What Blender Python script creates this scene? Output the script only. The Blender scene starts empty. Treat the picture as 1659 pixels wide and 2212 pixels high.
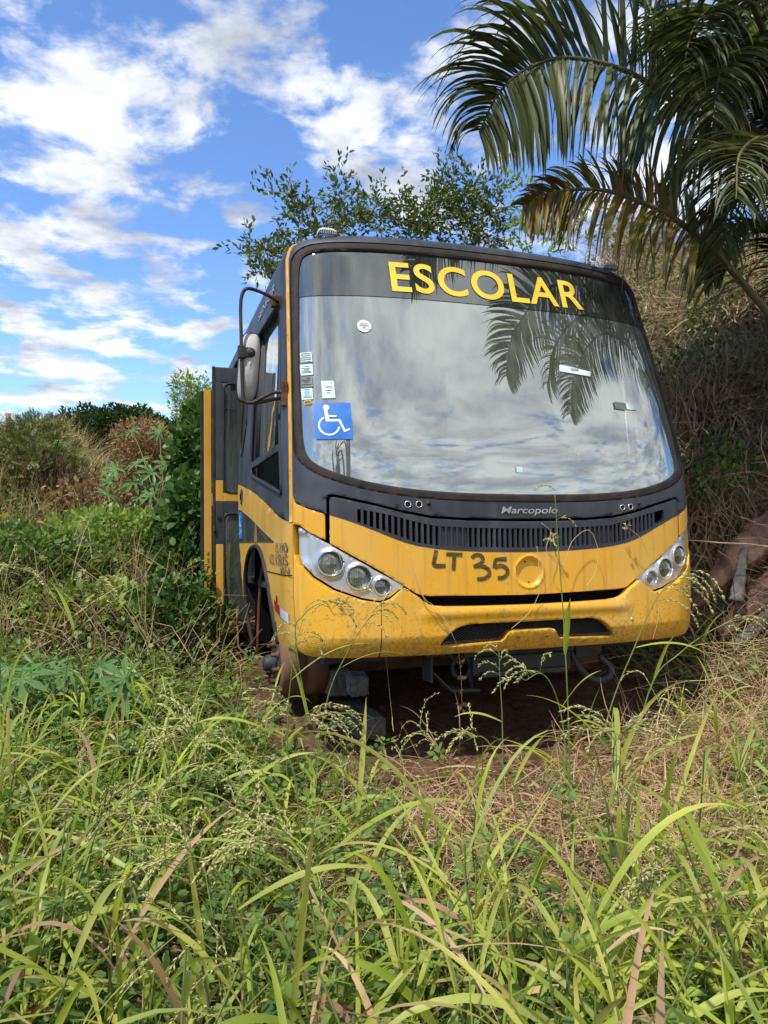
import bpy, bmesh, math, random
import numpy as np
from mathutils import Vector, Matrix
from mathutils.geometry import tessellate_polygon

random.seed(7); rng = np.random.default_rng(7)
S = bpy.context.scene
C = S.collection

# ------------------------------------------------------------------ camera
FPX, CX, CY = 1590.0, 829.5, 1106.0
PITCH = math.atan((1085.0 - CY) / FPX)
EYE = 1.3
cam = bpy.data.cameras.new("camera"); cam_o = bpy.data.objects.new("camera", cam); C.objects.link(cam_o)
cam.sensor_fit = 'VERTICAL'; cam.sensor_height = 36.0; cam.lens = 36.0 * FPX / 2212.0
cam.clip_start = 0.05; cam.clip_end = 5000
cam_o.location = (0, 0, EYE); cam_o.rotation_euler = (math.pi / 2 + PITCH, 0, 0)
S.camera = cam_o

def at(px, py, Y):
    """point at depth Y (metres) seen at a place of the photograph"""
    a = (px - CX) / FPX; b = (CY - py) / FPX
    c, s = math.cos(PITCH), math.sin(PITCH)
    d = (a, c - b * s, s + b * c)
    k = Y / d[1]
    return Vector((d[0] * k, Y, EYE + d[2] * k))
def dir_of(px, py):
    v = at(px, py, 1.0) - Vector((0, 0, EYE)); return v.normalized()

# ------------------------------------------------------------------ sun and sky
SUN = Vector((-0.28, -0.36, 0.89)).normalized()
sl = bpy.data.lights.new("sun", 'SUN'); so = bpy.data.objects.new("sun", sl); C.objects.link(so)
sl.energy = 3.6; sl.angle = math.radians(1.5); sl.color = (1.0, 0.95, 0.86)
so.rotation_euler = SUN.to_track_quat('Z', 'Y').to_euler()
world = bpy.data.worlds.new("World"); S.world = world; world.use_nodes = True
S.view_settings.view_transform = 'Standard'; S.view_settings.look = 'None'
S.view_settings.exposure = 0.50; S.view_settings.gamma = 1.0
S.cycles.max_bounces = 7; S.cycles.transparent_max_bounces = 10
S.cycles.diffuse_bounces = 3; S.cycles.glossy_bounces = 3; S.cycles.transmission_bounces = 4
S.cycles.use_denoising = True; S.cycles.sample_clamp_indirect = 6.0

def build_world():
    nt = world.node_tree; N = nt.nodes; L = nt.links
    N.clear()
    out = N.new('ShaderNodeOutputWorld'); bg = N.new('ShaderNodeBackground'); L.new(bg.outputs[0], out.inputs[0])
    sky = N.new('ShaderNodeTexSky'); sky.sky_type = 'NISHITA'; sky.sun_disc = False
    sky.sun_elevation = math.asin(SUN.z); sky.sun_rotation = math.atan2(SUN.x, SUN.y)
    sky.air_density = 1.0; sky.dust_density = 0.25; sky.ozone_density = 2.2
    tc = N.new('ShaderNodeTexCoord')
    def math_(op, a, b=None, c=None, clamp=False):
        n = N.new('ShaderNodeMath'); n.operation = op; n.use_clamp = clamp
        for i, v in enumerate((a, b, c)):
            if v is None: continue
            if isinstance(v, (int, float)): n.inputs[i].default_value = v
            else: L.new(v, n.inputs[i])
        return n.outputs[0]
    # direction, cloud plane coordinates
    sep = N.new('ShaderNodeSeparateXYZ'); L.new(tc.outputs['Generated'], sep.inputs[0])
    zz = math_('ADD', math_('MAXIMUM', sep.outputs[2], 0.0), 0.16)
    comb = N.new('ShaderNodeCombineXYZ')
    L.new(math_('DIVIDE', sep.outputs[0], zz), comb.inputs[0]); L.new(math_('DIVIDE', sep.outputs[1], zz), comb.inputs[1])
    nz = N.new('ShaderNodeTexNoise'); nz.noise_dimensions = '3D'
    nz.inputs['Scale'].default_value = 4.6; nz.inputs['Detail'].default_value = 9; nz.inputs['Roughness'].default_value = 0.60
    nz.inputs['Distortion'].default_value = 0.25
    L.new(comb.outputs[0], nz.inputs['Vector'])
    # warp of the direction so that the cloud outlines fray
    nw = N.new('ShaderNodeTexNoise'); nw.inputs['Scale'].default_value = 5.0; nw.inputs['Detail'].default_value = 6
    nw.inputs['Roughness'].default_value = 0.6
    L.new(tc.outputs['Generated'], nw.inputs['Vector'])
    vs = N.new('ShaderNodeVectorMath'); vs.operation = 'SUBTRACT'; L.new(nw.outputs['Color'], vs.inputs[0]); vs.inputs[1].default_value = (.5, .5, .5)
    vm = N.new('ShaderNodeVectorMath'); vm.operation = 'SCALE'; L.new(vs.outputs[0], vm.inputs[0]); vm.inputs['Scale'].default_value = 0.22
    va = N.new('ShaderNodeVectorMath'); va.operation = 'ADD'; L.new(tc.outputs['Generated'], va.inputs[0]); L.new(vm.outputs[0], va.inputs[1])
    vn = N.new('ShaderNodeVectorMath'); vn.operation = 'NORMALIZE'; L.new(va.outputs[0], vn.inputs[0])
    # cloud banks: centre (direction), angular radius, weight
    banks = [(60, 420, 190, .62), (215, 400, 130, .62), (330, 230, 150, .52), (90, 240, 150, .34), (440, 230, 110, .42),
             (120, 90, 180, .36), (330, 60, 150, .36), (610, 90, 130, .62), (700, 190, 110, .56), (850, 120, 130, .62),
             (540, 60, 90, .40), (1010, 70, 140, .60), (770, 270, 110, .46), (850, 370, 130, .62), (700, 430, 110, .22),
             (340, 540, 90, .40), (260, 560, 90, .25), (80, 640, 150, .45), (210, 640, 110, .40), (30, 560, 100, .40), (370, 640, 60, .30),
             (540, 480, 90, .26), (100, 760, 170, .36), (380, 770, 170, .40), (250, 850, 220, .42), (60, 880, 200, .42), (480, 700, 80, .3),
             (1380, 260, 230, .62), (1250, 40, 150, .40), (1300, 520, 160, .52), (1520, 560, 200, .52), (1050, 390, 160, .72), (1500, 80, 200, .4)]
    tot = None
    for (px, py, r, w) in banks:
        d = dir_of(px, py); ang = r / FPX
        n = N.new('ShaderNodeVectorMath'); n.operation = 'DOT_PRODUCT'; L.new(vn.outputs[0], n.inputs[0]); n.inputs[1].default_value = d
        m = N.new('ShaderNodeMapRange'); m.interpolation_type = 'SMOOTHSTEP'
        L.new(n.outputs['Value'], m.inputs['Value'])
        m.inputs['From Min'].default_value = math.cos(ang * 1.22); m.inputs['From Max'].default_value = 1.0
        m.inputs['To Min'].default_value = 0.0; m.inputs['To Max'].default_value = w * .40
        tot = m.outputs[0] if tot is None else math_('ADD', tot, m.outputs[0])
    # heavier cover in the half of the sky behind the camera
    bd = N.new('ShaderNodeVectorMath'); bd.operation = 'DOT_PRODUCT'; L.new(tc.outputs['Generated'], bd.inputs[0]); bd.inputs[1].default_value = Vector((.45, -.6, .55)).normalized()
    back = N.new('ShaderNodeMapRange'); back.interpolation_type = 'SMOOTHSTEP'
    L.new(bd.outputs['Value'], back.inputs['Value']); back.inputs['From Min'].default_value = 0.35; back.inputs['From Max'].default_value = 0.75
    back.inputs['To Min'].default_value = 0.0; back.inputs['To Max'].default_value = 0.82
    tot = math_('ADD', tot, back.outputs[0])
    dens = math_('ADD', tot, math_('MULTIPLY', math_('SUBTRACT', nz.outputs['Fac'], 0.53), 3.4))
    cov = N.new('ShaderNodeMapRange'); cov.interpolation_type = 'SMOOTHSTEP'; L.new(dens, cov.inputs['Value'])
    cov.inputs['From Min'].default_value = 0.02; cov.inputs['From Max'].default_value = 0.62
    # cloud shading: thick parts a little greyer underneath
    n2 = N.new('ShaderNodeTexNoise'); n2.inputs['Scale'].default_value = 2.6; n2.inputs['Detail'].default_value = 7
    n2.inputs['Roughness'].default_value = .6
    L.new(comb.outputs[0], n2.inputs['Vector'])
    cr = N.new('ShaderNodeValToRGB'); L.new(n2.outputs['Fac'], cr.inputs[0])
    cr.color_ramp.elements[0].position = .38; cr.color_ramp.elements[0].color = (.32, .35, .43, 1)
    cr.color_ramp.elements[1].position = .60; cr.color_ramp.elements[1].color = (.76, .78, .81, 1)
    tint = N.new('ShaderNodeMix'); tint.data_type = 'RGBA'; tint.blend_type = 'MULTIPLY'; tint.inputs['Factor'].default_value = 1
    L.new(sky.outputs[0], tint.inputs['A']); tint.inputs['B'].default_value = (0.12 * .80, 0.12 * 1.0, 0.12 * 1.28, 1)
    mx = N.new('ShaderNodeMix'); mx.data_type = 'RGBA'
    L.new(cov.outputs[0], mx.inputs['Factor']); L.new(tint.outputs['Result'], mx.inputs['A']); L.new(cr.outputs[0], mx.inputs['B'])
    L.new(mx.outputs['Result'], bg.inputs[0]); bg.inputs[1].default_value = 1.1
build_world()

# ------------------------------------------------------------------ materials
def newmat(name):
    m = bpy.data.materials.new(name); m.use_nodes = True
    nt = m.node_tree; b = nt.nodes['Principled BSDF']
    return m, nt, b
def noise(nt, scale, detail=6, rough=.6, vec=None, dist=0):
    n = nt.nodes.new('ShaderNodeTexNoise'); n.inputs['Scale'].default_value = scale; n.inputs['Detail'].default_value = detail
    n.inputs['Roughness'].default_value = rough; n.inputs['Distortion'].default_value = dist
    if vec is None:
        tc = nt.nodes.new('ShaderNodeTexCoord'); vec = tc.outputs['Object']
    nt.links.new(vec, n.inputs['Vector']); return n
def ramp(nt, fac, stops):
    r = nt.nodes.new('ShaderNodeValToRGB'); nt.links.new(fac, r.inputs[0])
    while len(r.color_ramp.elements) < len(stops): r.color_ramp.elements.new(.5)
    for e, (p, c) in zip(r.color_ramp.elements, stops): e.position = p; e.color = (*c, 1)
    return r
def bump(nt, b, h, strength=.3, dist=.01):
    n = nt.nodes.new('ShaderNodeBump'); n.inputs['Strength'].default_value = strength; n.inputs['Distance'].default_value = dist
    nt.links.new(h, n.inputs['Height']); nt.links.new(n.outputs[0], b.inputs['Normal'])
def stretch(nt, sx, sy, sz):
    tc = nt.nodes.new('ShaderNodeTexCoord'); mp = nt.nodes.new('ShaderNodeMapping')
    mp.inputs['Scale'].default_value = (sx, sy, sz); nt.links.new(tc.outputs['Object'], mp.inputs[0]); return mp.outputs[0]

def surface_mat(name, cols, scale=6, rough=(.4, .6), metal=0, bmp=.15, bdist=.003, spots=None, spot_scale=30, spot_thr=.66, sx=None, streak=None, spec=.5):
    m, nt, b = newmat(name)
    n = noise(nt, scale, 8, .62, sx and stretch(nt, *sx))
    k = len(cols); r = ramp(nt, n.outputs['Fac'], [(.3 + .4 * i / max(1, k - 1), c) for i, c in enumerate(cols)])
    col = r.outputs[0]
    if spots:
        n2 = noise(nt, spot_scale, 6, .7)
        r2 = ramp(nt, n2.outputs['Fac'], [(spot_thr, (0, 0, 0)), (spot_thr + .05, (1, 1, 1))])
        mx = nt.nodes.new('ShaderNodeMix'); mx.data_type = 'RGBA'; nt.links.new(r2.outputs[0], mx.inputs['Factor'])
        nt.links.new(col, mx.inputs['A']); mx.inputs['B'].default_value = (*spots, 1); col = mx.outputs['Result']
    if streak:
        n3 = noise(nt, 1.0, 5, .6, stretch(nt, 14, 14, 1.2))
        r3 = ramp(nt, n3.outputs['Fac'], [(.5, (0, 0, 0)), (.72, (streak[3],) * 3)])
        mx = nt.nodes.new('ShaderNodeMix'); mx.data_type = 'RGBA'; nt.links.new(r3.outputs[0], mx.inputs['Factor'])
        nt.links.new(col, mx.inputs['A']); mx.inputs['B'].default_value = (*streak[:3], 1); col = mx.outputs['Result']
    nt.links.new(col, b.inputs['Base Color'])
    mr = nt.nodes.new('ShaderNodeMapRange'); nt.links.new(n.outputs['Fac'], mr.inputs[0])
    mr.inputs['From Min'].default_value = .3; mr.inputs['From Max'].default_value = .7
    mr.inputs['To Min'].default_value = rough[0]; mr.inputs['To Max'].default_value = rough[1]; nt.links.new(mr.outputs[0], b.inputs['Roughness'])
    b.inputs['Metallic'].default_value = metal; b.inputs['Specular IOR Level'].default_value = spec
    if bmp:
        nb = noise(nt, scale * 9, 5, .6); bump(nt, b, nb.outputs['Fac'], bmp, bdist)
    return m

M = {}
def paint_mat(name, c0, c1, chalk, mud, chalk_amt=.5):
    m, nt, b = newmat(name); N = nt.nodes; L = nt.links
    def mixc(fac, a, bb):
        x = N.new('ShaderNodeMix'); x.data_type = 'RGBA'; L.new(fac, x.inputs['Factor']); L.new(a, x.inputs['A'])
        if isinstance(bb, tuple): x.inputs['B'].default_value = (*bb, 1)
        else: L.new(bb, x.inputs['B'])
        return x.outputs['Result']
    n = noise(nt, 2.6, 8, .65); col = ramp(nt, n.outputs['Fac'], [(.35, c0), (.65, c1)]).outputs[0]
    k = noise(nt, 1.0, 7, .7, stretch(nt, 3.0, 3.0, 1.4)); col = mixc(ramp(nt, k.outputs['Fac'], [(.42, (0, 0, 0)), (.72, (chalk_amt,) * 3)]).outputs[0], col, chalk)
    st = noise(nt, 1.0, 5, .6, stretch(nt, 26, 26, 1.3)); col = mixc(ramp(nt, st.outputs['Fac'], [(.54, (0, 0, 0)), (.74, (.45,) * 3)]).outputs[0], col, mud)
    # mud splashed up from below, thinning out with height
    tc = N.new('ShaderNodeTexCoord'); sx = N.new('ShaderNodeSeparateXYZ'); L.new(tc.outputs['Object'], sx.inputs[0])
    mr = N.new('ShaderNodeMapRange'); L.new(sx.outputs[2], mr.inputs[0]); mr.inputs['From Min'].default_value = -.05; mr.inputs['From Max'].default_value = .42; mr.inputs['To Min'].default_value = .20; mr.inputs['To Max'].default_value = -.02
    sp1 = noise(nt, 60, 4, .7); ad = N.new('ShaderNodeMath'); ad.operation = 'ADD'; L.new(sp1.outputs['Fac'], ad.inputs[0]); L.new(mr.outputs[0], ad.inputs[1])
    sp2 = noise(nt, 6, 5, .7); ad2 = N.new('ShaderNodeMath'); ad2.operation = 'MULTIPLY_ADD'; L.new(sp2.outputs['Fac'], ad2.inputs[0]); ad2.inputs[1].default_value = .35; L.new(ad.outputs[0], ad2.inputs[2])
    col = mixc(ramp(nt, ad2.outputs[0], [(.80, (0, 0, 0)), (.91, (.7,) * 3)]).outputs[0], col, mud)
    # scratches and chips
    sc = noise(nt, 1.0, 3, .8, stretch(nt, 9, 9, 120), .6); col = mixc(ramp(nt, sc.outputs['Fac'], [(.735, (0, 0, 0)), (.75, (.8,) * 3)]).outputs[0], col, (.22, .12, .04))
    ch = noise(nt, 34, 5, .8); col = mixc(ramp(nt, ch.outputs['Fac'], [(.73, (0, 0, 0)), (.745, (1, 1, 1))]).outputs[0], col, (.14, .07, .03))
    L.new(col, b.inputs['Base Color'])
    rr = ramp(nt, k.outputs['Fac'], [(.35, (.30,) * 3), (.7, (.58,) * 3)]); L.new(rr.outputs[0], b.inputs['Roughness'])
    nb = noise(nt, 3.2, 3, .5); bump(nt, b, nb.outputs['Fac'], .12, .012)
    return m
M['yellow'] = paint_mat('yellow_paint', (.72, .355, .016), (.80, .41, .022), (.70, .44, .13), (.34, .19, .06), .60)
M['yellow_side'] = paint_mat('shaded_yellow_paint', (.58, .30, .035), (.66, .34, .035), (.62, .42, .14), (.26, .16, .07), .55)  # darker copy of the yellow: the shade on the bus sides put into the colour
M['charcoal'] = surface_mat('charcoal_paint', [(.020, .023, .030), (.029, .033, .042), (.052, .057, .070)], 3.5, (.42, .62), bmp=.06, bdist=.001,
                          spots=(.13, .13, .14), spot_scale=24, spot_thr=.72, streak=(.075, .078, .085, .5))
M['black'] = surface_mat('black_trim', [(.010, .010, .011), (.022, .022, .022)], 8, (.5, .75), bmp=.1)
M['void'] = surface_mat('void_black', [(.004, .004, .004), (.008, .007, .007)], 5, (.8, .9), bmp=0, spec=.1)  # near-black with the shade inside holes and gaps put into the colour
M['rubber'] = surface_mat('old_rubber', [(.014, .012, .011), (.030, .025, .022), (.060, .044, .036)], 9, (.65, .9), bmp=.4, bdist=.003, spots=(.085, .06, .045), spot_scale=22, spot_thr=.66, spec=.3)
M['silver'] = surface_mat('silver_plastic', [(.50, .51, .52), (.60, .61, .62)], 4, (.28, .4), metal=.55, bmp=.03, streak=(.36, .35, .32, .5))
M['chrome'] = surface_mat('chrome_trim', [(.7, .7, .7), (.8, .8, .8)], 5, (.08, .2), metal=1, bmp=0)
M['rust'] = surface_mat('rusty_steel', [(.05, .022, .014), (.12, .055, .032), (.20, .10, .06)], 12, (.75, .95), bmp=.6, bdist=.004, spec=.2)
M['rust_dark'] = surface_mat('dark_rusty_arm', [(.014, .013, .013), (.03, .024, .022), (.11, .045, .03)], 16, (.5, .85), bmp=.5, bdist=.002)
M['drum'] = surface_mat('rusted_drum', [(.13, .062, .034), (.19, .10, .060), (.24, .14, .09)], 5, (.75, .95), bmp=.5, bdist=.003, spots=(.07, .03, .02), spot_scale=12, spot_thr=.62, spec=.2)
M['steel'] = surface_mat('dirty_chassis_steel', [(.014, .016, .018), (.028, .031, .034), (.055, .05, .046)], 9, (.5, .8), bmp=.4, spots=(.12, .055, .03), spot_scale=16, spot_thr=.64)
M['mirror_white'] = surface_mat('weathered_white_plastic', [(.30, .295, .27), (.40, .40, .38), (.47, .47, .45)], 6, (.45, .6), bmp=.05, spots=(.22, .18, .13), spot_scale=14, spot_thr=.64, streak=(.22, .2, .15, .6))
M['lens'] = None
M['concrete'] = surface_mat('rough_concrete', [(.13, .125, .115), (.21, .20, .185), (.29, .28, .26)], 14, (.85, .95), bmp=.9, bdist=.006, spots=(.06, .06, .055), spot_scale=40, spot_thr=.62, spec=.2)
M['timber'] = surface_mat('grey_timber', [(.055, .050, .045), (.11, .10, .09), (.16, .145, .13)], 4, (.85, .95), bmp=.8, bdist=.006, sx=(14, 2, 14), spec=.2)
M['interior'] = surface_mat('interior_grey_green', [(.46, .53, .47), (.56, .62, .56)], 4, (.5, .7), bmp=.05)
M['interior_dark'] = surface_mat('interior_dark', [(.018, .02, .02), (.035, .036, .036)], 4, (.6, .8), bmp=.0)
M['seat_blue'] = surface_mat('seat_cloth', [(.16, .19, .20), (.24, .27, .28)], 10, (.8, .9), bmp=.2)
M['letter_yellow'] = surface_mat('yellow_lettering', [(.66, .47, .035), (.76, .55, .04), (.80, .60, .08)], 7, (.55, .7), bmp=.2, bdist=.001)
M['blue'] = surface_mat('blue_sticker', [(.016, .13, .50), (.03, .19, .60)], 9, (.3, .45), bmp=0)
M['white'] = surface_mat('white_print', [(.62, .74, .72), (.72, .82, .80)], 20, (.4, .6), bmp=0)
M['paper'] = surface_mat('sun_bleached_paper', [(.36, .46, .42), (.55, .66, .62), (.62, .72, .68)], 25, (.5, .7), bmp=0, spots=(.2, .24, .23), spot_scale=45, spot_thr=.6)
M['paper_clean'] = surface_mat('white_sticker', [(.52, .66, .64), (.62, .76, .74)], 15, (.4, .6), bmp=0)
M['paper_dark'] = surface_mat('grey_sticker', [(.10, .115, .11), (.15, .165, .16)], 20, (.4, .6), bmp=0)
M['ink'] = surface_mat('dark_ink', [(.02, .03, .04), (.05, .07, .08)], 20, (.6, .8), bmp=0)
M['ink_red'] = surface_mat('red_ink', [(.35, .04, .04), (.4, .06, .06)], 20, (.6, .8), bmp=0)
M['ink_blue'] = surface_mat('blue_ink', [(.03, .14, .36), (.05, .2, .42)], 20, (.6, .8), bmp=0)
M['amber_sticker'] = surface_mat('amber_sticker', [(.45, .28, .04), (.5, .33, .06)], 20, (.5, .7), bmp=0)
M['red_reflector'] = surface_mat('red_reflector', [(.35, .01, .02), (.42, .02, .03)], 20, (.2, .3), bmp=0)
M['white_reflector'] = surface_mat('white_reflector', [(.55, .55, .55), (.62, .62, .63)], 20, (.2, .3), bmp=0)
M['brush_paint'] = surface_mat('brushed_marker_paint', [(.035, .026, .006), (.075, .055, .010), (.25, .14, .015)], 3, (.6, .8), bmp=.1, sx=(5, 5, 40))
M['silver_letter'] = surface_mat('tarnished_silver_letter', [(.22, .18, .15), (.42, .39, .36), (.52, .5, .48)], 18, (.3, .5), metal=.4, bmp=.1)
M['peeled'] = surface_mat('peeled_vinyl', [(.05, .05, .055), (.09, .085, .08), (.30, .2, .07)], 40, (.6, .8), bmp=.1)
M['yellow_rail'] = surface_mat('yellow_handrail', [(.55, .48, .03), (.62, .55, .04)], 10, (.3, .5), bmp=0)
M['curtain'] = surface_mat('curtain_grey', [(.12, .15, .14), (.18, .21, .2)], 2, (.8, .9), bmp=0, sx=(40, 40, 1))

def glass_mat(name, tint, refl, dust, rough=.015, dustcol=(.42, .46, .43)):
    m = bpy.data.materials.new(name); m.use_nodes = True; nt = m.node_tree; N = nt.nodes; L = nt.links; N.clear()
    out = N.new('ShaderNodeOutputMaterial'); tr = N.new('ShaderNodeBsdfTransparent'); tr.inputs[0].default_value = (*tint, 1)
    gl = N.new('ShaderNodeBsdfGlossy'); gl.inputs['Roughness'].default_value = rough; gl.inputs[0].default_value = (.95, .98, .93, 1)
    df = N.new('ShaderNodeBsdfDiffuse'); df.inputs[0].default_value = (*dustcol, 1)
    nb = noise(nt, 2.2, 2, .5); bp = N.new('ShaderNodeBump'); bp.inputs['Strength'].default_value = .10; bp.inputs['Distance'].default_value = .03
    L.new(nb.outputs['Fac'], bp.inputs['Height']); L.new(bp.outputs[0], gl.inputs['Normal'])
    a = N.new('ShaderNodeMixShader'); b = N.new('ShaderNodeMixShader')
    fr = N.new('ShaderNodeLayerWeight'); fr.inputs['Blend'].default_value = .25
    mr = N.new('ShaderNodeMapRange'); L.new(fr.outputs['Fresnel'], mr.inputs[0]); mr.inputs['To Min'].default_value = refl; mr.inputs['To Max'].default_value = min(1, refl + .6)
    L.new(mr.outputs[0], a.inputs[0]); L.new(tr.outputs[0], a.inputs[1]); L.new(gl.outputs[0], a.inputs[2])
    nd = noise(nt, 3.0, 8, .7, stretch(nt, 3, 3, .8)); md = N.new('ShaderNodeMapRange'); L.new(nd.outputs['Fac'], md.inputs[0])
    md.inputs['From Min'].default_value = .35; md.inputs['From Max'].default_value = .75; md.inputs['To Min'].default_value = dust * .3; md.inputs['To Max'].default_value = dust * 1.8
    L.new(md.outputs[0], b.inputs[0]); L.new(a.outputs[0], b.inputs[1]); L.new(df.outputs[0], b.inputs[2]); L.new(b.outputs[0], out.inputs[0])
    return m
M['windshield'] = glass_mat('windshield_glass', (.84, .93, .86), .47, .16)
M['tint_strip'] = glass_mat('black_tint_film', (.02, .02, .02), .20, .06)
M['side_glass'] = glass_mat('side_glass', (.30, .36, .34), .78, .12)
M['door_glass'] = glass_mat('door_glass', (.42, .52, .46), .13, .10)
M['lens'] = glass_mat('lamp_lens', (.86, .88, .84), .14, .12, dustcol=(.5, .5, .44))
M['lens_dull'] = glass_mat('cloudy_lamp_lens', (.55, .56, .40), .08, .42, dustcol=(.22, .22, .13))
M['dark_glass'] = glass_mat('dark_glass', (.03, .04, .035), .22, .10)

def leaf_mat(name, cols, trans=.35, rough=.5, tip=None, spec=.35):
    """cols: ramp over a random value per leaf; tip: colour that creeps in from the leaf tips"""
    m, nt, b = newmat(name); N = nt.nodes; L = nt.links
    g = N.new('ShaderNodeNewGeometry')
    r = ramp(nt, g.outputs['Random Per Island'], [(i / max(1, len(cols) - 1), c) for i, c in enumerate(cols)])
    col = r.outputs[0]
    n = noise(nt, 2.5, 4, .6); mx = N.new('ShaderNodeMix'); mx.data_type = 'RGBA'; mx.blend_type = 'MULTIPLY'; mx.inputs['Factor'].default_value = .7
    rr = ramp(nt, n.outputs['Fac'], [(.32, (.62, .60, .55)), (.66, (1.3, 1.25, 1.1))])
    L.new(col, mx.inputs['A']); L.new(rr.outputs[0], mx.inputs['B']); col = mx.outputs['Result']
    if tip:
        at_ = N.new('ShaderNodeAttribute'); at_.attribute_name = 't'
        a1 = N.new('ShaderNodeMath'); a1.operation = 'MULTIPLY_ADD'; L.new(g.outputs['Random Per Island'], a1.inputs[0]); a1.inputs[1].default_value = .8
        L.new(at_.outputs['Fac'], a1.inputs[2])
        r2 = ramp(nt, a1.outputs[0], [(.0, (0, 0, 0)), (1.0, (1, 1, 1))]); r2.color_ramp.elements[0].position = tip[3]; r2.color_ramp.elements[1].position = min(1, tip[3] + .2)
        a1.use_clamp = False
        s_ = N.new('ShaderNodeMath'); s_.operation = 'MULTIPLY'; L.new(a1.outputs[0], s_.inputs[0]); s_.inputs[1].default_value = .55; L.new(s_.outputs[0], r2.inputs[0])
        m2 = N.new('ShaderNodeMix'); m2.data_type = 'RGBA'; L.new(r2.outputs[0], m2.inputs['Factor']); L.new(col, m2.inputs['A']); m2.inputs['B'].default_value = (*tip[:3], 1); col = m2.outputs['Result']
    L.new(col, b.inputs['Base Color']); b.inputs['Roughness'].default_value = rough; b.inputs['Specular IOR Level'].default_value = spec
    tr = N.new('ShaderNodeBsdfTranslucent'); gm = N.new('ShaderNodeMix'); gm.data_type = 'RGBA'; gm.blend_type = 'MULTIPLY'; gm.inputs['Factor'].default_value = 1
    L.new(col, gm.inputs['A']); gm.inputs['B'].default_value = (1.5, 1.6, .7, 1); L.new(gm.outputs['Result'], tr.inputs[0])
    ms = N.new('ShaderNodeMixShader'); ms.inputs[0].default_value = trans
    out = N['Material Output']; L.new(b.outputs[0], ms.inputs[1]); L.new(tr.outputs[0], ms.inputs[2]); L.new(ms.outputs[0], out.inputs[0])
    return m
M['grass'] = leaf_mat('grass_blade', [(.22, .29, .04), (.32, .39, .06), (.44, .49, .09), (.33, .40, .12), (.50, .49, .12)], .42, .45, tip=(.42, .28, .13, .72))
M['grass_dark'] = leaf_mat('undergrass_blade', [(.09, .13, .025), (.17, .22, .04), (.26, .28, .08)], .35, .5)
M['straw'] = leaf_mat('dry_straw', [(.275, .188, .106), (.450, .325, .188), (.575, .438, .275), (.350, .237, .150)], .2, .8)
M['dead_leaf'] = leaf_mat('dead_grass_leaf', [(.299, .172, .103), (.460, .287, .184), (.552, .391, .253), (.207, .115, .081)], .3, .7)
M['seed'] = leaf_mat('grass_seed', [(.425, .450, .163), (.562, .575, .250), (.625, .587, .300), (.500, .375, .225)], .25, .6)
M['weed'] = leaf_mat('weed_leaf', [(0.058, 0.117, 0.029), (0.090, 0.169, 0.040), (0.146, 0.234, 0.057), (0.210, 0.272, 0.057)], .3, .5)
M['weed_light'] = leaf_mat('light_weed_leaf', [(0.146, 0.233, 0.051), (0.219, 0.321, 0.077), (0.292, 0.379, 0.090)], .35, .5)
M['bush'] = leaf_mat('bush_leaf', [(.045, .075, .022), (.08, .12, .035), (.12, .16, .05), (.18, .20, .07), (.24, .22, .10)], .25, .55)
M['bush_brown'] = leaf_mat('withered_leaf', [(0.180, 0.100, 0.054), (0.288, 0.162, 0.090), (0.396, 0.252, 0.144), (0.216, 0.180, 0.072)], .2, .8)
M['yellow_leaf'] = leaf_mat('yellow_leaf', [(.45, .36, .03), (.36, .33, .04), (.22, .26, .04)], .3, .6)
M['tree_leaf'] = leaf_mat('tree_leaf', [(0.045, 0.078, 0.018), (0.078, 0.120, 0.028), (0.123, 0.162, 0.044), (0.176, 0.197, 0.062)], .22, .4, spec=.5)
M['dark_tree'] = leaf_mat('dark_tree_leaf', [(.018, .046, .016), (.036, .075, .023), (.058, .104, .033)], .2, .5)
M['vine'] = leaf_mat('vine_leaf', [(0.032, 0.082, 0.023), (0.065, 0.138, 0.032), (0.115, 0.202, 0.046)], .22, .45)
M['castor'] = leaf_mat('castor_leaf', [(.075, .163, .050), (.112, .225, .069), (.163, .288, .100)], .3, .45)
M['castor_pale'] = leaf_mat('pale_castor_leaf', [(.10, .17, .08), (.15, .23, .13), (.20, .27, .17)], .3, .45)
M['palm'] = leaf_mat('palm_leaflet', [(.045, .062, .030), (.07, .092, .04), (.10, .125, .055), (.14, .15, .08)], .28, .45, spec=.3)
M['palm_dry'] = leaf_mat('dying_palm_leaflet', [(.13, .14, .03), (.20, .18, .035), (.11, .12, .03), (.28, .17, .04), (.16, .09, .04)], .35, .5)
M['palm_dead'] = leaf_mat('dead_palm_leaflet', [(.16, .12, .09), (.24, .19, .15), (.10, .07, .05)], .15, .8)
M['pod'] = leaf_mat('seed_pod', [(.035, .016, .012), (.07, .035, .025)], .1, .6)
M['twig'] = leaf_mat('dry_twig', [(.28, .18, .11), (.42, .30, .19), (.55, .43, .29), (.32, .21, .13)], .0, .85)
M['twig_dark'] = leaf_mat('dark_twig', [(.15, .10, .065), (.24, .165, .11), (.32, .23, .155)], .0, .85)
M['stem'] = leaf_mat('green_stem', [(.130, .195, .052), (.182, .247, .065), (.208, .195, .078)], .1, .5)
M['rachis'] = surface_mat('palm_rachis', [(.06, .065, .02), (.10, .09, .03), (.13, .10, .04)], 10, (.5, .7), bmp=.2)
M['bark'] = surface_mat('tree_bark', [(.07, .058, .045), (.14, .12, .10), (.20, .175, .15)], 14, (.85, .95), bmp=.7, sx=(6, 6, 1))
M['sheath'] = surface_mat('palm_sheath', [(.08, .036, .022), (.17, .080, .050), (.26, .15, .10)], 5, (.5, .8), bmp=.5, bdist=.008, sx=(3, 3, 1.2), spots=(.05, .025, .02), spot_scale=9, spot_thr=.62)
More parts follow.
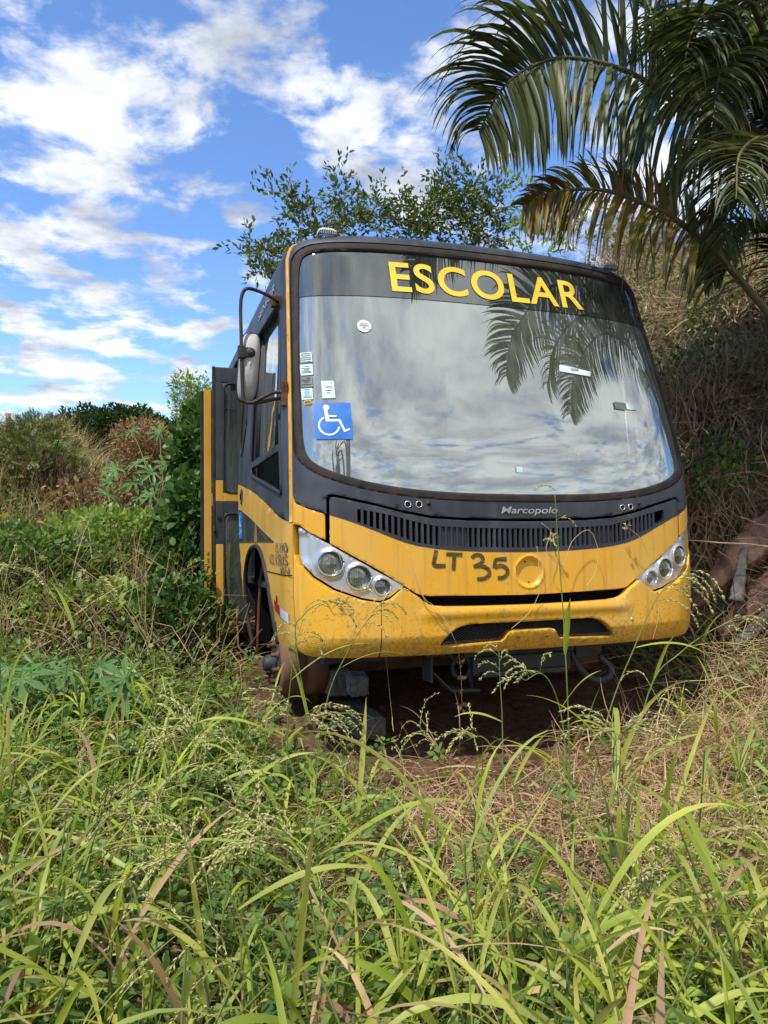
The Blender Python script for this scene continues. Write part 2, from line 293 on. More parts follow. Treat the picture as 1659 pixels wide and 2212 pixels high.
M['sheath_grey'] = surface_mat('grey_palm_sheath', [(.09, .075, .065), (.16, .14, .125), (.22, .20, .185)], 6, (.7, .9), bmp=.6, bdist=.008, sx=(6, 6, 1))
M['stone'] = surface_mat('stones', [(.09, .045, .026), (.14, .08, .05), (.20, .14, .10)], 7, (.9, 1), bmp=.6, bdist=.01)

def ground_mat():
    m, nt, b = newmat('soil'); L = nt.links
    n = noise(nt, .9, 10, .65); n2 = noise(nt, 22, 8, .7)
    r = ramp(nt, n.outputs['Fac'], [(.3, (.095, .050, .030)), (.5, (.16, .090, .055)), (.7, (.21, .14, .09))])
    r2 = ramp(nt, n2.outputs['Fac'], [(.35, (.5, .5, .5)), (.7, (1.4, 1.35, 1.3))])
    mx = nt.nodes.new('ShaderNodeMix'); mx.data_type = 'RGBA'; mx.blend_type = 'MULTIPLY'; mx.inputs['Factor'].default_value = 1
    L.new(r.outputs[0], mx.inputs['A']); L.new(r2.outputs[0], mx.inputs['B']); L.new(mx.outputs['Result'], b.inputs['Base Color'])
    b.inputs['Roughness'].default_value = 1; b.inputs['Specular IOR Level'].default_value = .1
    bump(nt, b, n2.outputs['Fac'], .9, .04); return m
M['soil'] = ground_mat()

# ------------------------------------------------------------------ object helpers
def tag(o, label=None, cat=None, group=None, kind=None):
    if label: o['label'] = label
    if cat: o['category'] = cat
    if group: o['group'] = group
    if kind: o['kind'] = kind
    return o
def empty(name, loc=(0, 0, 0), label=None, cat=None, group=None):
    o = bpy.data.objects.new(name, None); C.objects.link(o); o.location = loc; o.empty_display_size = .1
    return tag(o, label, cat, group)
def link(name, me, mats, parent=None, loc=None):
    for m in (mats if isinstance(mats, (list, tuple)) else [mats]): me.materials.append(m)
    o = bpy.data.objects.new(name, me); C.objects.link(o)
    if parent is not None: o.parent = parent
    if loc is not None: o.location = loc
    return o
def mesh_np(name, V, Q=None, T=None, smooth=True, tattr=None, mi=None):
    """fast mesh from numpy quads and/or triangles"""
    me = bpy.data.meshes.new(name); V = np.asarray(V, np.float32)
    Q = np.zeros((0, 4), np.int32) if Q is None else np.asarray(Q, np.int32)
    T = np.zeros((0, 3), np.int32) if T is None else np.asarray(T, np.int32)
    me.vertices.add(len(V)); me.vertices.foreach_set('co', V.ravel())
    nl = Q.size + T.size; me.loops.add(nl); me.loops.foreach_set('vertex_index', np.concatenate([Q.ravel(), T.ravel()]).astype(np.int32))
    np_ = len(Q) + len(T); me.polygons.add(np_)
    st = np.concatenate([np.arange(len(Q)) * 4, Q.size + np.arange(len(T)) * 3]).astype(np.int32)
    me.polygons.foreach_set('loop_start', st)
    me.polygons.foreach_set('use_smooth', np.full(np_, smooth))
    if mi is not None: me.polygons.foreach_set('material_index', np.asarray(mi, np.int32))
    if tattr is not None:
        a = me.attributes.new('t', 'FLOAT', 'POINT'); a.data.foreach_set('value', np.asarray(tattr, np.float32))
    me.update(calc_edges=True)
    return me
class MB:
    """collects simple shapes into one mesh"""
    def __init__(s): s.v = []; s.f = []; s.sm = []
    def add(s, vs, fs, smooth=False):
        k = len(s.v); s.v += [tuple(v) for v in vs]; s.f += [tuple(i + k for i in f) for f in fs]; s.sm += [smooth] * len(fs)
    def box(s, a, b, bev=0, mat=None):
        x0, y0, z0 = a; x1, y1, z1 = b
        if bev:
            bm = bmesh.new(); bmesh.ops.create_cube(bm, size=1)
            for v in bm.verts: v.co = Vector(((x0 + x1) / 2 + v.co.x * (x1 - x0), (y0 + y1) / 2 + v.co.y * (y1 - y0), (z0 + z1) / 2 + v.co.z * (z1 - z0)))
            bmesh.ops.bevel(bm, geom=bm.edges[:], offset=bev, segments=2, affect='EDGES', profile=.6)
            vs = [v.co.copy() for v in bm.verts]; bm.verts.index_update(); fs = [[v.index for v in f.verts] for f in bm.faces]; bm.free()
            if mat: vs = [mat @ v for v in vs]
            s.add(vs, fs, False); return s
        vs = [Vector(p) for p in ((x0, y0, z0), (x1, y0, z0), (x1, y1, z0), (x0, y1, z0), (x0, y0, z1), (x1, y0, z1), (x1, y1, z1), (x0, y1, z1))]
        if mat: vs = [mat @ v for v in vs]
        s.add(vs, [(0, 3, 2, 1), (4, 5, 6, 7), (0, 1, 5, 4), (1, 2, 6, 5), (2, 3, 7, 6), (3, 0, 4, 7)]); return s
    def tube(s, pts, r, n=8, cap=True):
        pts = [Vector(p) for p in pts]; R = r if isinstance(r, (list, tuple)) else [r] * len(pts); rings = []
        t = (pts[1] - pts[0]).normalized(); u = t.orthogonal().normalized()
        for i, p in enumerate(pts):
            if 0 < i < len(pts) - 1: t = (pts[i + 1] - pts[i - 1]).normalized()
            elif i: t = (pts[i] - pts[i - 1]).normalized()
            u = (u - t * u.dot(t)).normalized(); w = t.cross(u)
            rings.append([p + (u * math.cos(a) + w * math.sin(a)) * R[i] for a in [2 * math.pi * k / n for k in range(n)]])
        vs = [v for ri in rings for v in ri]; fs = []
        for i in range(len(pts) - 1):
            for k in range(n): fs.append((i * n + k, i * n + (k + 1) % n, (i + 1) * n + (k + 1) % n, (i + 1) * n + k))
        if cap: fs += [tuple(range(n))[::-1], tuple((len(pts) - 1) * n + k for k in range(n))]
        s.add(vs, fs, True); return s
    def lathe(s, prof, o, axis, n=24):
        ax = Vector(axis).normalized(); u = ax.orthogonal().normalized(); w = ax.cross(u); o = Vector(o); vs = []; fs = []
        for (r, h) in prof:
            for k in range(n):
                a = 2 * math.pi * k / n; vs.append(o + ax * h + (u * math.cos(a) + w * math.sin(a)) * r)
        for i in range(len(prof) - 1):
            for k in range(n): fs.append((i * n + k, i * n + (k + 1) % n, (i + 1) * n + (k + 1) % n, (i + 1) * n + k))
        s.add(vs, fs, True); return s
    def build(s, name, mat, parent=None, loc=None):
        me = bpy.data.meshes.new(name); me.from_pydata(s.v, [], s.f); me.polygons.foreach_set('use_smooth', s.sm); me.update()
        return link(name, me, mat, parent, loc)
def bez(pts, n=16):
    """Catmull-Rom through points"""
    P = [Vector(p) for p in pts]; P = [P[0] * 2 - P[1]] + P + [P[-1] * 2 - P[-2]]; out = []
    m = len(P) - 3
    for i in range(n + 1):
        t = i / n * m; k = min(int(t), m - 1); t -= k; a, b, c, d = P[k:k + 4]
        out.append(.5 * ((2 * b) + (c - a) * t + (2 * a - 5 * b + 4 * c - d) * t * t + (3 * b - a - 3 * c + d) * t ** 3))
    return out

# ------------------------------------------------------------------ the bus: body surface
BM = Matrix(((0.9495356745777802, -0.3133389726135937, -0.014166543176700516, 0.7425280598593103),
             (0.3136214068295346, 0.9477530769896856, 0.058358531808524405, 3.7055271630910522),
             (-0.004859617514095617, -0.059856439069164234, 0.9981951666981643, -0.7463098109210344 + EYE), (0, 0, 0, 1)))
BA, BN, BL, BT = 0.32938, 2.68841, 0.31626, 0.05331
ZT = 2.25; TE = .975
def sp(u, k=.12): return k * np.logaddexp(0, np.asarray(u, float) / k)
def bw(z):
    z = np.asarray(z, float)
    w = 1.2 - BT * sp(z - 1.0) - .05 * np.clip((.35 - z) / .5, 0, 1.4) ** 2
    r = .16; h = np.clip((z - (ZT - r)) / r, 0, .999)
    return w - r * (1 - np.sqrt(1 - h * h))
def lean(z):
    z = np.asarray(z, float)
    h = np.clip((z - (ZT - .075)) / .075, 0, .999)
    return BL * sp(z - 1.0) + .075 * (1 - np.sqrt(1 - h * h)) + .12 * np.clip((.10 - z) / .12, 0, 1) ** 2 * .35
def ycurve(t): return BA * (1 - (1 - np.clip(t, 0, .9995) ** BN) ** (1 / BN))
def fbase(x, z):
    w = bw(z); return np.stack([x, ycurve(np.abs(x) / w) + lean(z), z], -1)
def side_chart(sgn):
    def g(y, z):
        w = bw(z); u = np.clip((y - lean(z)) / BA, 0, 1)
        return np.stack([sgn * w * (1 - (1 - u) ** BN) ** (1 / BN), y, z], -1)
    return g
def seam_y(z): return float(ycurve(np.array(TE)) + lean(z))
def edge_x(z): return float(TE * bw(z))
def normals(base, u, v, flip):
    e = 1e-4
    a = base(u + e, v) - base(u - e, v); b = base(u, v + e) - base(u, v - e)
    n = np.cross(a, b); n /= (np.linalg.norm(n, axis=-1, keepdims=True) + 1e-12)
    return -n if flip else n
def dist_to(loops, u, v):
    P = np.stack([u, v], -1); best = np.full(len(u), 1e9)
    for lp in loops:
        A = np.array(lp); B = np.roll(A, -1, 0)
        for a, b in zip(A, B):
            d = b - a; L2 = (d * d).sum() + 1e-12
            t = np.clip(((P - a) @ d) / L2, 0, 1); q = a + t[:, None] * d
            best = np.minimum(best, np.linalg.norm(P - q, axis=1))
    return best
def front_chart(u, v): return fbase(u, v)
LEFT = side_chart(-1); RIGHT = side_chart(1)

def patch(name, loops, chart, mat, parent, off=0., bev=0., grid=.03, rim=.015, relief=None, flip=False, bloops=None, warp=None):
    """a panel cut from the body surface: outline loops (first outer, then holes) in chart coordinates"""
    vs = [[Vector((p[0], p[1], 0)) for p in lp] for lp in loops]
    tri = tessellate_polygon(vs); flat = [v for l in vs for v in l]
    bm = bmesh.new(); bv = [bm.verts.new(v) for v in flat]
    for t in tri:
        try: bm.faces.new([bv[i] for i in t])
        except ValueError: pass
    for v in list(bm.verts):
        if not v.link_faces: bm.verts.remove(v)
    bmesh.ops.remove_doubles(bm, verts=bm.verts[:], dist=1e-6)
    us = [v.co.x for v in bm.verts]; ws = [v.co.y for v in bm.verts]
    gu, gv = (grid if isinstance(grid, tuple) else (grid, grid))
    for ax, lo, hi, g in ((0, min(us), max(us), gu), (1, min(ws), max(ws), gv)):
        k = math.floor(lo / g) + 1
        while k * g < hi - 1e-5:
            co = [0, 0, 0]; co[ax] = k * g; no = [0, 0, 0]; no[ax] = 1
            bmesh.ops.bisect_plane(bm, geom=bm.verts[:] + bm.edges[:] + bm.faces[:], plane_co=co, plane_no=no, dist=1e-5)
            k += 1
    bm.normal_update(); bm.verts.index_update()
    U = np.array([v.co.x for v in bm.verts]); Vv = np.array([v.co.y for v in bm.verts])
    bl = bloops if bloops is not None else loops
    def offs(u, v):
        o = np.full(len(u), float(off))
        if bev:
            d = dist_to(bl, u, v); k = np.clip(1 - d / bev, 0, 1); o -= bev * .8 * (1 - np.sqrt(np.clip(1 - k * k, 0, 1)))
        if relief: o += relief(u, v)
        return o
    def full(u, v):
        return chart(u, v) + normals(chart, u, v, flip) * offs(u, v)[:, None]
    P = full(U, Vv)
    if bev or relief:
        e = 1.5e-3; a = full(U + e, Vv) - full(U - e, Vv); b = full(U, Vv + e) - full(U, Vv - e)
        Nn = np.cross(a, b); Nn /= np.linalg.norm(Nn, axis=1, keepdims=True) + 1e-12
        if flip: Nn = -Nn
    else: Nn = normals(chart, U, Vv, flip)
    if warp is not None: P = warp(P)
    faces = []
    for f in bm.faces:
        idx = [v.index for v in f.verts]
        up = f.normal.z > 0
        if up == flip: idx = idx[::-1]
        faces.append(idx)
    V = [tuple(p) for p in P]; NN = [tuple(n) for n in Nn]
    if rim:
        base_n = normals(chart, U, Vv, flip)
        for e_ in bm.edges:
            if not e_.is_boundary: continue
            i, j = e_.verts[0].index, e_.verts[1].index; k = len(V)
            a, b = P[i], P[j]; a2, b2 = a - base_n[i] * rim, b - base_n[j] * rim
            t = (b - a); t /= np.linalg.norm(t) + 1e-12; sn = np.cross(t, base_n[i])
            fc = e_.link_faces[0].calc_center_median(); ctr = chart(np.array([fc.x]), np.array([fc.y]))[0]
            if np.dot(sn, ctr - a) > 0: sn = -sn
            V += [tuple(a), tuple(b), tuple(b2), tuple(a2)]; NN += [tuple(sn)] * 4
            fn = np.cross(b - a, b2 - a); q = [k, k + 1, k + 2, k + 3]
            faces.append(q if np.dot(fn, sn) > 0 else q[::-1])
    bm.free()
    me = bpy.data.meshes.new(name); me.from_pydata(V, [], faces); me.polygons.foreach_set('use_smooth', [True] * len(faces)); me.update()
    me.normals_split_custom_set_from_vertices(NN)
    return link(name, me, mat, parent)
def chaikin(pts, it=2, closed=False):
    for _ in range(it):
        q = []; n = len(pts)
        rngi = range(n if closed else n - 1)
        if not closed: q.append(pts[0])
        for i in rngi:
            a, b = pts[i], pts[(i + 1) % n]
            q.append((a[0] * .75 + b[0] * .25, a[1] * .75 + b[1] * .25)); q.append((a[0] * .25 + b[0] * .75, a[1] * .25 + b[1] * .75))
        if not closed: q.append(pts[-1])
        pts = q
    return pts
def mir(pts): return [(-x, z) for x, z in reversed(pts)]
def sym(left):
    """left: points from x<0 ending at or before x=0 -> whole line left to right"""
    r = mir(left)
    if abs(left[-1][0]) < 1e-9: r = r[1:]
    return left + r
def curve_tube(pts, chart, r, off=0, n=6, flip=False, closed=False):
    u = np.array([p[0] for p in pts]); v = np.array([p[1] for p in pts])
    P = chart(u, v) + normals(chart, u, v, flip) * off
    P = [Vector(p) for p in P]
    if closed: P.append(P[0].copy())
    mb = MB(); mb.tube(P, r, n); return mb
def seg_resample(pts, step):
    out = [pts[0]]
    for a, b in zip(pts[:-1], pts[1:]):
        L = math.hypot(b[0] - a[0], b[1] - a[1]); k = max(1, int(L / step))
        for i in range(1, k + 1): out.append((a[0] + (b[0] - a[0]) * i / k, a[1] + (b[1] - a[1]) * i / k))
    return out
def strip_loop(pts, w):
    """closed outline of a brush stroke of width w along pts"""
    n = len(pts); L = []; Rr = []
    for i, p in enumerate(pts):
        a = pts[max(0, i - 1)]; b = pts[min(n - 1, i + 1)]; dx, dy = b[0] - a[0], b[1] - a[1]; l = math.hypot(dx, dy) + 1e-9
        ww = w * (.92 + .16 * random.random()) / 2
        L.append((p[0] - dy / l * ww, p[1] + dx / l * ww)); Rr.append((p[0] + dy / l * ww, p[1] - dx / l * ww))
    return L + Rr[::-1]
def rrect(x0, z0, x1, z1, r, n=4):
    o = []
    for cx_, cz_, a0 in ((x1 - r, z1 - r, 0), (x0 + r, z1 - r, 90), (x0 + r, z0 + r, 180), (x1 - r, z0 + r, 270)):
        for k in range(n + 1):
            a = math.radians(a0 + 90 * k / n); o.append((cx_ + r * math.cos(a), cz_ + r * math.sin(a)))
    return o
def circle(cx_, cz_, r, n=28, ry=None): return [(cx_ + r * math.cos(2 * math.pi * k / n), cz_ + (ry or r) * math.sin(2 * math.pi * k / n)) for k in range(n)]

_dg = None
def text_on(name, s, u0, v0, height, width, chart, mat, parent, off=.004, flip=False, bold=0., shear=0., grid=.03, spacing=1.0, rev=False, depth=.0015, drop=()):
    """lettering laid on the body surface; width None keeps the natural one"""
    cu = bpy.data.curves.new(name + '_c', 'FONT'); cu.body = s; cu.size = 1; cu.offset = bold; cu.shear = shear; cu.space_character = spacing; cu.resolution_u = 8
    o = bpy.data.objects.new(name + '_c', cu); C.objects.link(o); bpy.context.view_layer.update()
    me = o.evaluated_get(bpy.context.evaluated_depsgraph_get()).to_mesh()
    bm = bmesh.new(); bm.from_mesh(me); bpy.data.objects.remove(o)
    xs = [v.co.x for v in bm.verts]; ys = [v.co.y for v in bm.verts]; x0, x1, y0, y1 = min(xs), max(xs), min(ys), max(ys)
    ky = height / (y1 - y0); kx = (width / (x1 - x0)) if width else ky
    for v in bm.verts:
        v.co.x = (v.co.x - x0) * kx; v.co.y = (v.co.y - y0) * ky; v.co.z = 0
    W_ = (x1 - x0) * kx
    for ax, hi in ((0, W_), (1, height)):
        k = 1
        while k * grid < hi:
            co = [0, 0, 0]; co[ax] = k * grid; no = [0, 0, 0]; no[ax] = 1
            bmesh.ops.bisect_plane(bm, geom=bm.verts[:] + bm.edges[:] + bm.faces[:], plane_co=co, plane_no=no, dist=1e-5); k += 1
    U = np.array([v.co.x for v in bm.verts]); V_ = np.array([v.co.y for v in bm.verts])
    U = (u0 - U) if rev else (u0 + U); V_ = v0 + V_
    P = chart(U, V_) + normals(chart, U, V_, flip) * off
    for v, p in zip(bm.verts, P): v.co = p
    bm.normal_update(); bm.to_mesh(m2 := bpy.data.meshes.new(name)); bm.free()
    return link(name, m2, mat, parent)

bus = empty('school_bus', (0, 0, 0), 'abandoned yellow and charcoal school bus with an open door and no front wheels', 'bus')
bus.matrix_world = BM

# ---- outlines on the front, in metres: x across, z up from the bumper's lower edge
glass_half = [(0, .790), (-.25, .792), (-.44, .799), (-.64, .815), (-.83, .848), (-.965, .888), (-1.045, .924), (-1.092, .958), (-1.118, 1.0), (-1.128, 1.06),
              (-1.128, 1.17), (-1.12, 1.42), (-1.105, 1.68), (-1.09, 1.88), (-1.078, 2.02), (-1.062, 2.085), (-1.035, 2.115), (-.985, 2.13), (-.8, 2.134), (-.4, 2.136), (0, 2.137)]
GL = glass_half + [(-x, z) for x, z in reversed(glass_half[1:-1])]
GL = GL[::-1] if False else GL
def grow(loop, d):
    n = len(loop); out = []
    ar = sum(loop[i][0] * loop[(i + 1) % n][1] - loop[(i + 1) % n][0] * loop[i][1] for i in range(n)); s_ = 1 if ar > 0 else -1
    for i in range(n):
        a = loop[i - 1]; b = loop[(i + 1) % n]; dx, dy = b[0] - a[0], b[1] - a[1]; l = math.hypot(dx, dy)
        out.append((loop[i][0] + s_ * dy / l * d, loop[i][1] - s_ * dx / l * d))
    return out
SEAL_OUT = grow(GL, .044); SEAL_OUT = [(max(-edge_x(z) + .004, min(edge_x(z) - .004, x)), z) for x, z in SEAL_OUT]
GLs = chaikin(GL, 1, True); SO = chaikin(SEAL_OUT, 1, True)
hood_top = [(-1.012, .762), (-1.008, .772), (-.99, .775), (-.925, .759), (-.796, .729), (-.663, .694), (-.525, .668), (-.346, .656), (-.113, .651), (0, .650)]
mask_low = [(-1.027, .696), (-1.027, .772), (-1.018, .786), (-.995, .789), (-.925, .773), (-.796, .743), (-.663, .708), (-.525, .682), (-.346, .670), (-.113, .665), (0, .664)]
bound = [(-1.012, .687), (-.95, .667), (-.889, .644), (-.80, .608), (-.733, .579), (-.66, .551), (-.598, .534), (-.51, .519), (-.422, .509), (-.27, .500), (-.118, .496), (0, .495)]
hood_low = [(-1.012, .553), (-.929, .503), (-.801, .429), (-.703, .368), (-.649, .334), (-.602, .303), (-.575, .294), (-.54, .290), (0, .279)]
edges_l = lambda z0, z1, n: [(-edge_x(z0 + (z1 - z0) * i / n), z0 + (z1 - z0) * i / n) for i in range(n + 1)]
# mask
outer = edges_l(.79, 2.245, 30)
top = [(x, 2.2495) for x in np.linspace(-.94, .94, 12)]
lowl = [(-1.161, .756), (-1.111, .728)] + mask_low
mask_loop = outer[::1] + top + [(-x, z) for x, z in reversed(outer)] + [(-x, z) for x, z in lowl][:-1] + list(reversed(lowl))
mask_loop = outer + top + mir(outer) + [(-x, z) for x, z in lowl[:-1]] + lowl[::-1]
patch('front_mask', [mask_loop, SO], front_chart, M['charcoal'], bus, off=0, bev=.005, grid=(.025, .02), rim=.05, bloops=[mask_loop])
# windshield with seal
seal = patch('windshield_seal', [SO, GLs], front_chart, M['rubber'], bus, off=-.002, bev=.012, grid=.013, rim=.02)
ws = patch('windshield', [GLs], front_chart, M['windshield'], bus, off=-.022, grid=.05, rim=0)
band_y = 1.862
strip = [p for p in GLs if p[1] > band_y]
strip.sort(key=lambda p: 0)
i0 = [i for i, p in enumerate(GLs) if p[1] > band_y]
strip = [GLs[i] for i in i0]
a_, b_ = strip[0], strip[-1]
def gx(z): return np.interp(z, [1.68, 1.88, 2.02], [1.105, 1.09, 1.078])
strip_loop_ = [(-float(gx(band_y)), band_y)] + strip + [(float(gx(band_y)), band_y)] + [(x, band_y - .004 * (1 - (x / 1.1) ** 2)) for x in np.linspace(.9, -.9, 9)]
patch('tint_strip', [strip_loop_], front_chart, M['tint_strip'], ws, off=-.0185, grid=.05, rim=0)
tl = text_on('lettering', 'ESCOLAR', -.604, 1.892, .184, 1.183, front_chart, M['letter_yellow'], ws, off=-.014, bold=.016, spacing=1.10)
tag(tl, 'yellow capital lettering reading ESCOLAR')

def sticker(name, loop, mat, off=-.0165, parent=None, label=None):
    o = patch(name, [loop], front_chart, mat, parent or ws, off=off, grid=.05, rim=0)
    if label: tag(o, label)
    return o
# accessibility sign
acc = sticker('accessibility_sign', rrect(-1.067, 1.064, -.888, 1.254, .006), M['blue'], label='blue square sign with a white wheelchair symbol')
def wheelchair(cx0, cz0, h, chart, mat, parent, off, flip=False, su=1., dirn=1):
    g = []
    def U(x, z): return (cx0 + dirn * x * h * su, cz0 + z * h)
    head = [U(-.12 + .085 * math.cos(a), .40 + .085 * math.sin(a)) for a in np.linspace(0, 2 * math.pi, 18)[:-1]]
    body = [U(-.19, .36), U(-.10, .34), U(-.075, .165), U(.14, .165), U(.14, .115), U(-.07, .115), U(-.06, .045), U(.235, .045), U(.35, -.27), U(.46, -.225), U(.48, -.275), U(.315, -.345), U(.19, -.02), U(-.155, -.02)]
    arc = []
    for a in np.linspace(115, 353, 22): arc.append(U(-.08 + .295 * math.cos(math.radians(a)), -.14 + .295 * math.sin(math.radians(a))))
    for a in np.linspace(350, 118, 22): arc.append(U(-.08 + .245 * math.cos(math.radians(a)), -.14 + .245 * math.sin(math.radians(a))))
    for i, lp in enumerate((head, body, arc)):
        patch('wheelchair_symbol', [lp], chart, mat, parent, off=off, grid=.06, rim=0, flip=flip)
wheelchair(-.985, 1.158, .175, front_chart, M['white'], ws, -.0145)
rs = sticker('inspection_sticker', circle(-.777, 1.680, .036, 24), M['paper_clean'], label='round white sticker with red print')
for k, (t_, w_) in enumerate((('VEÍCULO', .040), ('VISTORIADO', .050), ('2021', .018))):
    text_on('sticker_print', t_, -.777 - w_ / 2, 1.690 - k * .012, .0085, w_, front_chart, M['ink_red'], ws, off=-.015, bold=.02)
text_on('sticker_print', 'Cetemp', -.77, 1.655, .0075, .028, front_chart, M['ink_blue'], ws, off=-.015, bold=.02)
st = [((-1.107, 1.478, -1.052, 1.535), 'paper', 'torn striped sticker remains'), ((-1.113, 1.408, -1.054, 1.468), 'paper_clean', 'small white printed sticker'),
      ((-1.115, 1.342, -1.060, 1.402), 'paper_dark', 'small grey printed sticker'), ((-1.117, 1.276, -1.064, 1.336), 'paper_clean', 'white sticker with round blue emblem'),
      ((-1.108, 1.249, -1.073, 1.272), 'amber_sticker', 'tiny amber sticker'), ((-1.020, 1.278, -.958, 1.372), 'paper', 'weathered pale paper label')]
for (x0, z0, x1, z1), mt, lb in st: sticker('sticker', rrect(x0, z0, x1, z1, .004), M[mt], label=lb)
for zz_ in (1.483, 1.494, 1.505, 1.516, 1.527): sticker('sticker_print', strip_loop([(x, zz_ + random.uniform(-.002, .002)) for x in np.linspace(-1.103, -1.057, 7)], .003), M['ink'], -.015)
for (x0, x1, z, mt) in [(-1.092, -1.066, 1.455, 'ink'), (-1.106, -1.062, 1.444, 'paper_dark'), (-1.095, -1.070, 1.436, 'ink'), (-1.108, -1.060, 1.428, 'paper_dark'), (-1.108, -1.060, 1.420, 'ink'),
                        (-1.09, -1.068, 1.390, 'ink'), (-1.108, -1.068, 1.379, 'ink'), (-1.1, -1.075, 1.370, 'ink'), (-1.11, -1.066, 1.355, 'ink'), (-1.108, -1.07, 1.293, 'ink_blue'), (-1.112, -1.068, 1.285, 'ink_blue'),
                        (-1.105, -1.078, 1.328, 'ink_blue'), (-1.104, -1.077, 1.262, 'ink'), (-1.104, -1.078, 1.256, 'ink'), (-1.0, -.972, 1.337, 'ink'), (-1.0, -.975, 1.318, 'ink'), (-.998, -.98, 1.305, 'ink')]:
    sticker('sticker_print', [(x0, z), (x1, z), (x1, z + .003), (x0, z + .003)], M[mt], -.015)
patch('sticker_emblem', [circle(-1.091, 1.312, .0115, 20), circle(-1.091, 1.312, .0098, 20)[::-1]], front_chart, M['ink_blue'], ws, off=-.015, grid=.05, rim=0)
for pl in ([(-1.098, 1.319), (-1.091, 1.311), (-1.084, 1.319)], [(-1.099, 1.314), (-1.095, 1.304), (-1.091, 1.310), (-1.087, 1.304), (-1.083, 1.314)]):
    sticker('sticker_emblem', strip_loop(pl, .0018), M['ink_blue'], -.015)
sticker('paper_strip', [(.313, 1.486), (.514, 1.470), (.523, 1.500), (.323, 1.527)], M['white'], label='torn white paper strip')
text_on('sticker_print', '0236', .39, 1.496, .014, .05, front_chart, M['ink'], ws, off=-.015, bold=.02)
sticker('sticker', [(.640, 1.285), (.722, 1.282), (.725, 1.326), (.640, 1.328)], M['paper_dark'], label='faded grey label')
sticker('sticker', [(.726, 1.288), (.808, 1.290), (.815, 1.332), (.728, 1.329)], M['white'], label='bright white label')
sticker('sticker', rrect(-.042, .905, -.008, .935, .003), M['paper_clean'])

# ---- lower front
yel_edge = edges_l(.575, .785, 6)
wing = yel_edge + [(-1.161, .749), (-1.111, .721), (-1.034, .693), (-1.034, .572), (-1.053, .576)] + [(-1.10, .604), (-1.150, .640)]
wing = edges_l(.648, .784, 5) + [(-1.161, .749), (-1.111, .721), (-1.034, .693), (-1.034, .572), (-1.053, .578), (-1.10, .605), (-1.150, .645)]
for s_, nm in ((1, 'left'), (-1, 'right')):
    lp = wing if s_ == 1 else mir(wing)
    patch('front_wing', [lp], front_chart, M['yellow'], bus, off=0, bev=.004, grid=.012, rim=.03)
# hood (engine hatch): yellow lower part
def relief_hood(u, v):
    r = np.hypot(u - 0.0, v - .394)
    h = -.013 * (1 / (1 + np.exp((r - .069) / .0022))) + .005 * np.exp(-((r - .080) / .007) ** 2)
    return h
hood_loop = sym(bound)[::-1] + sym(hood_low)
hood_loop = sym(bound) + sym(hood_low)[::-1]
patch('engine_hatch', [hood_loop], front_chart, M['yellow'], bus, off=.002, bev=.005, grid=(.012, .010), rim=.03, relief=relief_hood,
      bloops=[sym(hood_low)] if False else [[(-1.012, .70)] + sym(hood_low) + [(1.012, .70)]])
for (x, z) in ((-.02, .447), (.0, .342)):
    mb = MB(); mb.lathe([(.0001, .003), (.004, .003), (.005, 0)], Vector((x, float(ycurve(abs(x) / 1.2)) + .006, z)), (0, -1, 0), 10); mb.build('emblem_rivet', M['rust'], bus)
# grille panel: charcoal, slotted band
slot_t = [(-.885, .716), (-.75, .690), (-.596, .650), (-.505, .630), (-.351, .621), (-.115, .616), (0, .615)]
slot_b = [(-.885, .652), (-.75, .605), (-.596, .549), (-.505, .536), (-.351, .526), (-.115, .519), (0, .518)]
ST = sym(slot_t); SB = sym(slot_b)
slot_hole = seg_resample(ST, .05) + seg_resample(SB, .05)[::-1]
gp_loop = sym(hood_top) + sym(bound)[::-1]
gp = patch('grille_panel', [gp_loop, slot_hole], front_chart, M['charcoal'], bus, off=.003, bev=.004, grid=(.02, .012), rim=.025, bloops=[[(-1.012, .3)] + sym(hood_top) + [(1.012, .3)]])
stx = [p[0] for p in ST]; stz = [p[1] for p in ST]; sbz = [p[1] for p in SB]; sbx = [p[0] for p in SB]
mb_s = MB(); x = -.885; pitch_ = .0292
def zt_(x): return float(np.interp(x, stx, stz))
def zb_(x): return float(np.interp(x, sbx, sbz))
def slat(mb, x0, x1, off0, off1, inset=0.0):
    """upright bar between the band's edges with thickness"""
    P = []
    for o_ in (off1, off0):
        for x_ in (x0, x1):
            for z_ in (zb_(x_) - .004 + inset, zt_(x_) + .004 - inset):
                b = fbase(np.array([x_]), np.array([z_])); n_ = normals(fbase, np.array([x_]), np.array([z_]), False); P.append(Vector((b + n_ * o_)[0]))
    mb.add(P, [(0, 2, 3, 1), (4, 5, 7, 6), (0, 1, 5, 4), (2, 6, 7, 3), (1, 3, 7, 5), (0, 4, 6, 2)])
k = 0
while x < .885:
    ax = abs(x)
    blank = .352 < ax < .505
    broken = .80 < x < .885
    if blank:
        slat(mb_s, x, x + pitch_, -.008, -.018)
        slat(mb_s, x + pitch_ * .72, x + pitch_, .003, -.012)
    elif broken: 
        if x > .87: slat(mb_s, x, x + .01, .002, -.02)
    else: slat(mb_s, x + pitch_ * .58, x + pitch_, .002, -.022)
    x += pitch_
# broken stubs
for x_ in (.815, .84, .86):
    z0 = zb_(x_); P = [Vector((fbase(np.array([a]), np.array([b])) )[0]) for a, b in ((x_, z0 - .003), (x_ + .012, z0 - .003), (x_ + .01, z0 + .018), (x_ + .003, z0 + .012))]
    Q_ = [p + Vector((0, .004, 0)) for p in P]; mb_s.add(P + Q_, [(0, 1, 2, 3), (7, 6, 5, 4), (0, 4, 5, 1), (1, 5, 6, 2), (2, 6, 7, 3), (3, 7, 4, 0)])
mb_s.build('vent_slats', M['charcoal'], bus)
